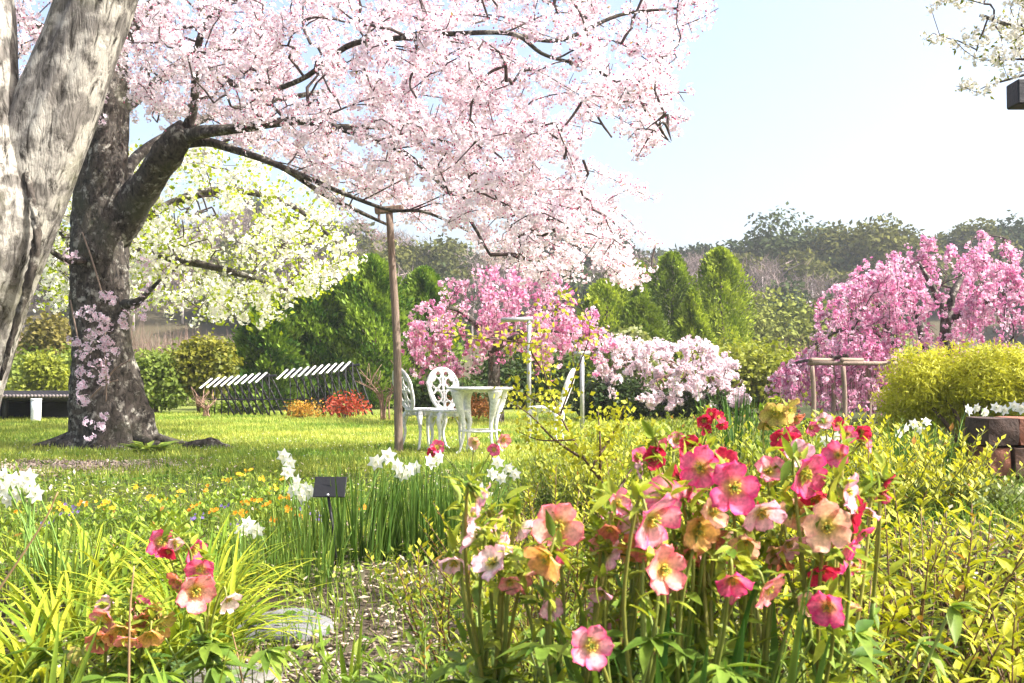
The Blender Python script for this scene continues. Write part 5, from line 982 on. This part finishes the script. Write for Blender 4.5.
# ================================================================== HELLEBORES
HC = {  # base, middle, edge
    'hot': ((.56, .40, .12), (.76, .18, .30), (.72, .03, .20)), 'pink': ((.55, .50, .12), (.82, .42, .44), (.78, .08, .26)), 'salmon': ((.60, .48, .08), (.84, .44, .34), (.78, .18, .24)), 'pale': ((.6, .6, .24), (.92, .74, .74), (.86, .46, .54)),
    'peach': ((.50, .50, .10), (.78, .52, .30), (.76, .42, .34)), 'orange': ((.50, .48, .06), (.74, .46, .12), (.68, .36, .16)), 'crimson': ((.34, .10, .06), (.55, .03, .07), (.60, .02, .10)), 'brown': ((.40, .30, .06), (.55, .22, .10), (.52, .14, .12)), 'mauve': ((.55, .52, .2), (.86, .60, .64), (.76, .34, .48)), 'cream': ((.5, .55, .2), (.82, .72, .6), (.78, .52, .52)), 'olive': ((.34, .40, .06), (.46, .44, .09), (.46, .32, .12))}
def hell_mesh(r, R, cup, kind):
    b, m, e = [np.array(v) for v in HC[kind]]; g = Geo(); nu, nv = 8, 7; us = np.linspace(.05, 1, nu); vs_ = np.linspace(-1, 1, nv)
    for k in range(5):
        a = 2 * np.pi * k / 5 + r.normal() * .09; L = R * r.uniform(.92, 1.08); w = .62 * us ** .62 * np.clip(1 - us ** 3.6, 0, 1) ** .5 * 1.04; w[-1] = .05
        cu = cup * r.uniform(.75, 1.3); U, Vv = np.meshgrid(us, vs_, indexing='ij'); ph = r.random() * 6.28; rad = U * L * (1 - .08 * Vv ** 2 * U + .035 * np.sin(Vv * 8 + ph * 2) * U ** 3); lat = Vv * w[:, None] * L
        z = L * (cu * U ** 1.5 * (1 - .35 * U ** 3) + .13 * Vv ** 2 * U * (1 if k % 2 else .5) + .05 * U * np.sin(Vv * 3.2 + ph) + .04 * np.sin(U * 7 + ph) * Vv * U - .10 * (U > .9) * r.random()) + (.02 if k % 2 else 0) * R
        X = rad * math.cos(a) - lat * math.sin(a); Y = rad * math.sin(a) + lat * math.cos(a)
        t1 = S(U, .12, .5)[..., None]; t2 = np.clip(.85 * np.abs(Vv) ** 2.2 + .55 * U ** 4 + .12 * np.sin(Vv * 9), 0, 1)[..., None]; col = (b * (1 - t1) + m * t1); col = col * (1 - t2 * t1) + e * t2 * t1; col = col * r.uniform(.92, 1.06)
        i = np.arange(nu - 1)[:, None] * nv; j = np.arange(nv - 1)[None]; F = np.stack([i + j, i + nv + j, i + nv + j + 1, i + j + 1], -1).reshape(-1, 4); g.add(np.stack([X, Y, z], -1).reshape(-1, 3), F, np.clip(col, 0, 1).reshape(-1, 3))
    s = Geo()
    for k in range(26):
        a = r.random() * 6.28; q = R * r.uniform(.10, .24); h = R * r.uniform(.22, .40); tip = np.array([q * math.cos(a), q * math.sin(a), h]); s.add(np.array([[0, 0, 0], [.004 * R / .03, 0, 0], tip]), np.array([[0, 1, 2]]), (.62, .6, .2)); V, F, _ = BALL; s.add(V * R * .04 + tip, F, (.80, .66, .12))
    for k in range(4): a = k * 1.57; tube(s, np.array([[.02 * R, 0, 0], [R * .06 * math.cos(a), R * .06 * math.sin(a), R * .25], [R * .1 * math.cos(a), R * .1 * math.sin(a), R * .46]]), [R * .05, R * .045, R * .012], 5, (.40, .50, .10))
    return g, s
def place(g, c, f, roll):
    X, Y, Z = frames(np.cross(f[None], np.array([[math.sin(roll), .05, math.cos(roll)]])), f[None]); M = np.stack([X[0], Y[0], Z[0]], 1); g.V = [v @ M.T + c for v in g.V]
def hellebore(lab, base, d, flowers, seed, nleaf=60, bract=(.022, .042), grp='hellebore plants in flower', extra=5, sp=.10, leafL=(.06, .12), leafH=(.12, .28), filler=0):
    """flowers: (px, py, diameter px, yaw deg, pitch deg, colour, distance offset)"""
    r = np.random.default_rng(seed); x, y = base; z0 = float(gz(x, y)); t = thing('hellebore', lab, 'hellebore', (x, y, z0), grp); gs, gl = Geo(), Geo(); ends = []
    fl0 = [f for f in flowers]; ks = [f[5] for f in flowers]
    for q in range(filler):
        f0 = fl0[r.integers(0, len(fl0))]; flowers = flowers + [(f0[0] + r.normal() * 20, f0[1] + abs(r.normal()) * 22 - 4, r.uniform(22, 36), r.uniform(-85, 85), r.uniform(-50, 15), ks[r.integers(0, len(ks))], r.uniform(.06, .26))]
    for (px, py, sz, yaw, pit, kind, dd) in flowers:
        D = d + dd; c = at(px, py, D); R = sz / FPX * D * .50; ya, pa = R_(yaw + r.normal() * 14), R_(pit - 8 + r.normal() * 9); f = np.array([math.sin(ya) * math.cos(pa), -math.cos(ya) * math.cos(pa), math.sin(pa)])
        g, s = hell_mesh(r, R, r.uniform(.5, .85) if abs(yaw) < 50 else r.uniform(.5, .8), kind); c0 = c - f * R * .3; roll = r.random() * 6.28; place(g, c0, f, roll); place(s, c0, f, roll); fl = g.build('flower', M_HELL, t); s.build('stamens', M_PETAL, fl); ends.append((c0, f, R))
    g0 = np.array([x, y, z0]); ends.sort(key=lambda e: e[0][0]); nm = max(1, (len(ends) + 2) // 5); forks = []
    for k in range(nm):
        grp_ = ends[k::nm] if False else ends[k * len(ends) // nm:(k + 1) * len(ends) // nm]; cm = np.mean([e[0] for e in grp_], 0); b = g0 + np.array([(cm[0] - x) * .45 + r.normal() * sp * .25, (cm[1] - y) * .3 + r.normal() * sp * .3, 0]); tip = b * .32 + cm * .68 + np.array([0, 0, -.02]); tip[2] = min(tip[2], min(e[0][2] for e in grp_) + .02)
        Q = spline(np.stack([b - [0, 0, .02], b * .5 + tip * .5 + r.normal(size=3) * .012, tip]), 14); tube(gs, Q, np.linspace(.0066, .0046, 14), 9, np.array((.17, .26, .045)) * r.uniform(.85, 1.2)); forks += [(e, Q) for e in grp_]
    for (c, f, R), Q0 in forks:
        nk = c - f * R * .5 + [0, 0, R * .35]; st = Q0[r.integers(9, 14)]; m1 = st * .45 + nk * .55 + np.array([0, 0, .015]) + r.normal(size=3) * .01
        q = spline(np.stack([st, m1, nk, c]), 16); tube(gs, q, np.linspace(.0036, .0021, 16), 7, np.array((.20, .26, .05)) * r.uniform(.8, 1.15) + np.array([.08, 0, 0]) * r.random())
        m = r.integers(6, 11); dd = nrm(-f * .3 + rdir(r, m) * .9 + [0, 0, .2]); p = np.repeat(nk[None], m, 0) + r.normal(size=(m, 3)) * .008; scatter(gl, LEAFF, p, frames(dd, nrm(rdir(r, m) * .5 + [0, 0, 1])), r.uniform(*bract, m), mixc((.22, .30, .04), (.50, .53, .07), r.random(m)))
        m = r.integers(12, 20); dd = nrm(rdir(r, m) + [0, -.2, .35]); p = np.where(r.random((m, 1)) < .6, q[r.integers(0, 14, m)], Q0[r.integers(6, 14, m)]) + r.normal(size=(m, 3)) * .008; scatter(gl, LEAFF, p, frames(dd, nrm(rdir(r, m) * .5 + [0, 0, 1])), r.uniform(*bract, m) * 1.25, mixc((.14, .24, .03), (.46, .5, .06), r.random(m)))
    if nleaf:
        k = nleaf // 5; a = r.random(k) * 6.28
        for i in range(k):
            L = r.uniform(*leafH); b = g0 + np.array([math.cos(a[i]) * sp * .6, math.sin(a[i]) * sp * .6, 0]); e = b + np.array([math.cos(a[i]) * min(L, .2) * .75, math.sin(a[i]) * min(L, .2) * .6, L * r.uniform(.6, 1.05)]); tube(gs, spline(np.stack([b, (b + e) / 2 + [0, 0, .03], e]), 7), .0028, 5, (.22, .3, .06)); m = 6; an = a[i] + np.linspace(-1.4, 1.4, m); dd = np.stack([np.cos(an), np.sin(an), r.normal(size=m) * .25 - .05], 1); scatter(gl, LEAFF, np.repeat(e[None], m, 0), frames(dd, np.tile([0, 0, 1.], (m, 1)) + r.normal(size=(m, 3)) * .2), r.uniform(*leafL, m), mixc((.07, .15, .02), (.26, .36, .05), r.random(m)))
    gs.build('stem', M_STEM, t); gl.build('leaves', M_LEAF, t); return t
hellebore('salmon and orange flowered hellebore at the left of the big clump', (.12, 1.62), 1.45, [(558, 526, 54, -8, 18, 'salmon', 0), (545, 560, 48, -35, -25, 'orange', -.03), (600, 540, 30, 40, -10, 'salmon', .15), (608, 508, 28, 10, 5, 'pink', .3), (632, 520, 36, -60, -5, 'mauve', .1), (600, 594, 28, -20, -40, 'mauve', .05), (642, 505, 30, 30, 20, 'hot', .25)], 500, 90, leafL=(.04, .075), leafH=(.2, .46), filler=13)
hellebore('pale pink hellebore leaning left of the orange one', (-.02, 1.75), 1.5, [(481, 500, 36, 60, -10, 'mauve', 0), (470, 536, 40, -70, 25, 'pale', 0), (490, 562, 42, -60, 30, 'pale', -.02), (510, 584, 26, 20, -35, 'salmon', 0), (498, 520, 26, 80, -20, 'mauve', .05), (500, 545, 24, 70, -10, 'pale', .04)], 501, 90, leafL=(.04, .075), leafH=(.2, .46), filler=6)
hellebore('hellebore with the large striped pink and salmon pair in the middle of the big clump', (.27, 1.58), 1.42, [(655, 522, 62, 25, -12, 'pink', 0), (666, 570, 50, 5, -10, 'salmon', -.03), (592, 646, 48, 0, 10, 'pink', -.06), (665, 497, 46, -30, 35, 'pink', .12), (700, 532, 42, -10, -5, 'orange', .1), (715, 512, 38, 30, 0, 'peach', .08), (733, 582, 40, 20, -40, 'hot', .02), (770, 590, 46, 60, -25, 'salmon', .05), (640, 545, 36, -50, -15, 'brown', .08), (690, 552, 34, 30, -30, 'brown', .12)], 502, 90, leafL=(.04, .075), leafH=(.2, .46), filler=13)
hellebore('hellebore with the bright magenta pink flower facing out at the centre of the big clump', (.36, 1.68), 1.52, [(735, 488, 56, 5, 8, 'hot', -.04), (700, 468, 46, -30, 20, 'hot', .05), (763, 515, 44, 25, -25, 'mauve', .02), (770, 470, 34, 0, 40, 'pink', .1), (745, 546, 36, -20, -20, 'peach', .05), (725, 462, 32, 10, 20, 'crimson', .15), (715, 540, 32, 50, -20, 'brown', .1), (675, 480, 34, -40, 10, 'crimson', .15), (790, 545, 38, 10, -30, 'mauve', .1), (781, 562, 30, -15, -40, 'brown', .12), (750, 512, 40, -20, -20, 'peach', .1)], 503, 90, leafL=(.04, .075), leafH=(.2, .46), filler=10)
hellebore('hellebore with peach, magenta and red flowers at the right of the big clump', (.52, 1.7), 1.55, [(828, 527, 54, -15, 5, 'peach', -.04), (808, 476, 52, 30, -5, 'hot', .03), (850, 492, 42, 70, 5, 'mauve', .02), (857, 516, 36, 50, -20, 'crimson', .04), (846, 556, 38, 55, -10, 'hot', 0), (822, 572, 36, 20, -30, 'crimson', .03), (827, 608, 42, -25, 10, 'hot', -.08), (816, 500, 42, -30, -30, 'crimson', .1), (795, 512, 36, -10, 0, 'peach', .12), (842, 538, 30, 10, -20, 'brown', .1), (864, 534, 28, 60, -30, 'hot', .05), (800, 455, 32, -20, 30, 'mauve', .15)], 504, 90, leafL=(.04, .075), leafH=(.2, .46), filler=10)
hellebore('crimson hellebore behind the upper left of the big clump', (.48, 2.25), 2.05, [(655, 458, 25, -20, 10, 'crimson', 0), (690, 449, 27, 10, 30, 'crimson', .1), (662, 446, 20, 30, 20, 'hot', 0), (676, 440, 20, 0, 20, 'pink', .2), (640, 470, 20, -60, 0, 'mauve', 0), (710, 450, 22, 40, 20, 'hot', .1), (640, 456, 22, 20, 30, 'hot', .1)], 505, 40, leafL=(.04, .075), leafH=(.2, .46), filler=0)
hellebore('hellebore with one crimson bud leaning right over the yellow green leaves', (.66, 1.95), 1.8, [(887, 484, 24, 60, -20, 'crimson', 0), (882, 497, 20, -40, -50, 'hot', 0)], 506, 10)
hellebore('olive green flowered hellebore between the dark strap leaves and the yellow mound', (.95, 3.7), 3.4, [(775, 414, 30, -20, -20, 'olive', 0), (790, 410, 28, 40, -25, 'olive', 0), (768, 424, 26, 0, -40, 'olive', .05), (796, 420, 24, 50, -30, 'brown', .05), (790, 445, 30, 0, 10, 'crimson', -.2), (780, 440, 22, -30, 0, 'crimson', -.1)], 507, 30)
hellebore('dark red hellebore in front of the pale pink blossoming shrub', (.95, 5.0), 4.6, [(704, 421, 18, -20, 0, 'crimson', 0), (711, 414, 15, 20, 10, 'crimson', 0), (719, 417, 16, 30, 0, 'crimson', 0), (722, 425, 14, 0, -20, 'crimson', .1), (706, 430, 14, 10, -20, 'crimson', 0)], 508, 20)
hellebore('pink and crimson hellebore beside the white daffodil tuft left of the golden bush', (1.05, 3.6), 3.3, [(824, 421, 18, -20, 10, 'mauve', 0), (812, 428, 18, 20, 0, 'hot', 0), (848, 434, 20, 0, 10, 'hot', 0), (862, 432, 20, 20, 0, 'crimson', .1), (790, 436, 22, 0, 20, 'hot', 0), (868, 446, 18, 40, 0, 'pink', .1), (838, 424, 16, 0, 20, 'crimson', .1)], 509, 24)
hellebore('dull orange flowered hellebore at lower left behind the thin dry stalk', (-.93, 2.36), 2.3, [(105, 618, 32, -30, -15, 'salmon', 0), (120, 632, 34, 0, -25, 'orange', -.03), (98, 640, 30, -20, -30, 'brown', -.04), (140, 622, 28, 30, -10, 'brown', 0), (152, 612, 24, 50, -10, 'orange', .02), (164, 622, 26, 60, -15, 'olive', 0), (128, 642, 28, 20, -40, 'salmon', -.05), (142, 604, 20, 10, 30, 'hot', .03), (104, 605, 20, -10, 40, 'mauve', .03), (150, 636, 28, 20, -30, 'orange', -.04)], 510, 40, filler=4)
hellebore('red flowered hellebore at left, taller and right of the dull orange one', (-.73, 2.5), 2.35, [(200, 570, 32, 10, -10, 'hot', 0), (196, 592, 42, 15, -8, 'salmon', -.04), (178, 582, 28, -50, -20, 'brown', 0), (229, 600, 28, 50, -30, 'cream', 0), (168, 552, 20, -20, -30, 'crimson', .02), (175, 543, 18, 40, -10, 'pale', .02), (184, 606, 18, -40, -60, 'hot', 0)], 511, 24, filler=2)
hellebore('small pink hellebore at the lawn edge in front of the table legs', (-.15, 5.6), 5.4, [(474, 443, 14, -20, 0, 'peach', 0), (504, 440, 16, 20, -10, 'salmon', 0), (437, 447, 16, 0, 10, 'hot', 0), (432, 452, 12, -30, -10, 'crimson', 0), (494, 450, 14, 0, 0, 'hot', 0)], 512, 24, leafL=(.05, .08))
# broad blades between the hellebore stems
for i, (px, d, lab) in enumerate([(690, 1.5, 'broad dark green blades between the hellebore stems at the bottom centre'), (745, 1.55, 'broad dark green blades right of the thick hellebore stems'), (640, 1.62, 'broad dark green blades left of the thick hellebore stems')]):
    strap('broad_blade_plant', lab, (px - 512) / FPX * d, d, 13, (.40, .56), (.026, .040), (.06, .17, .03), (.22, .34, .05), 530 + i, (0, .3), (.1, .45), 'broad blades among the hellebore stems', sp=.07, fold=.2)

# ================================================================== AIR
def build_haze():
    g = Geo(); box(g, (0, 190, 20), (860, 480, 42.4)); m, n, out = new_mat('haze_air'); v = n.nodes.new('ShaderNodeVolumePrincipled')
    v.inputs['Color'].default_value = (.86, .91, .97, 1); v.inputs['Density'].default_value = .0007; v.inputs['Anisotropy'].default_value = .1
    n.links.new(v.outputs[0], out.inputs['Volume']); tag(g.build('haze', m, smooth=False), kind='stuff')
build_haze()
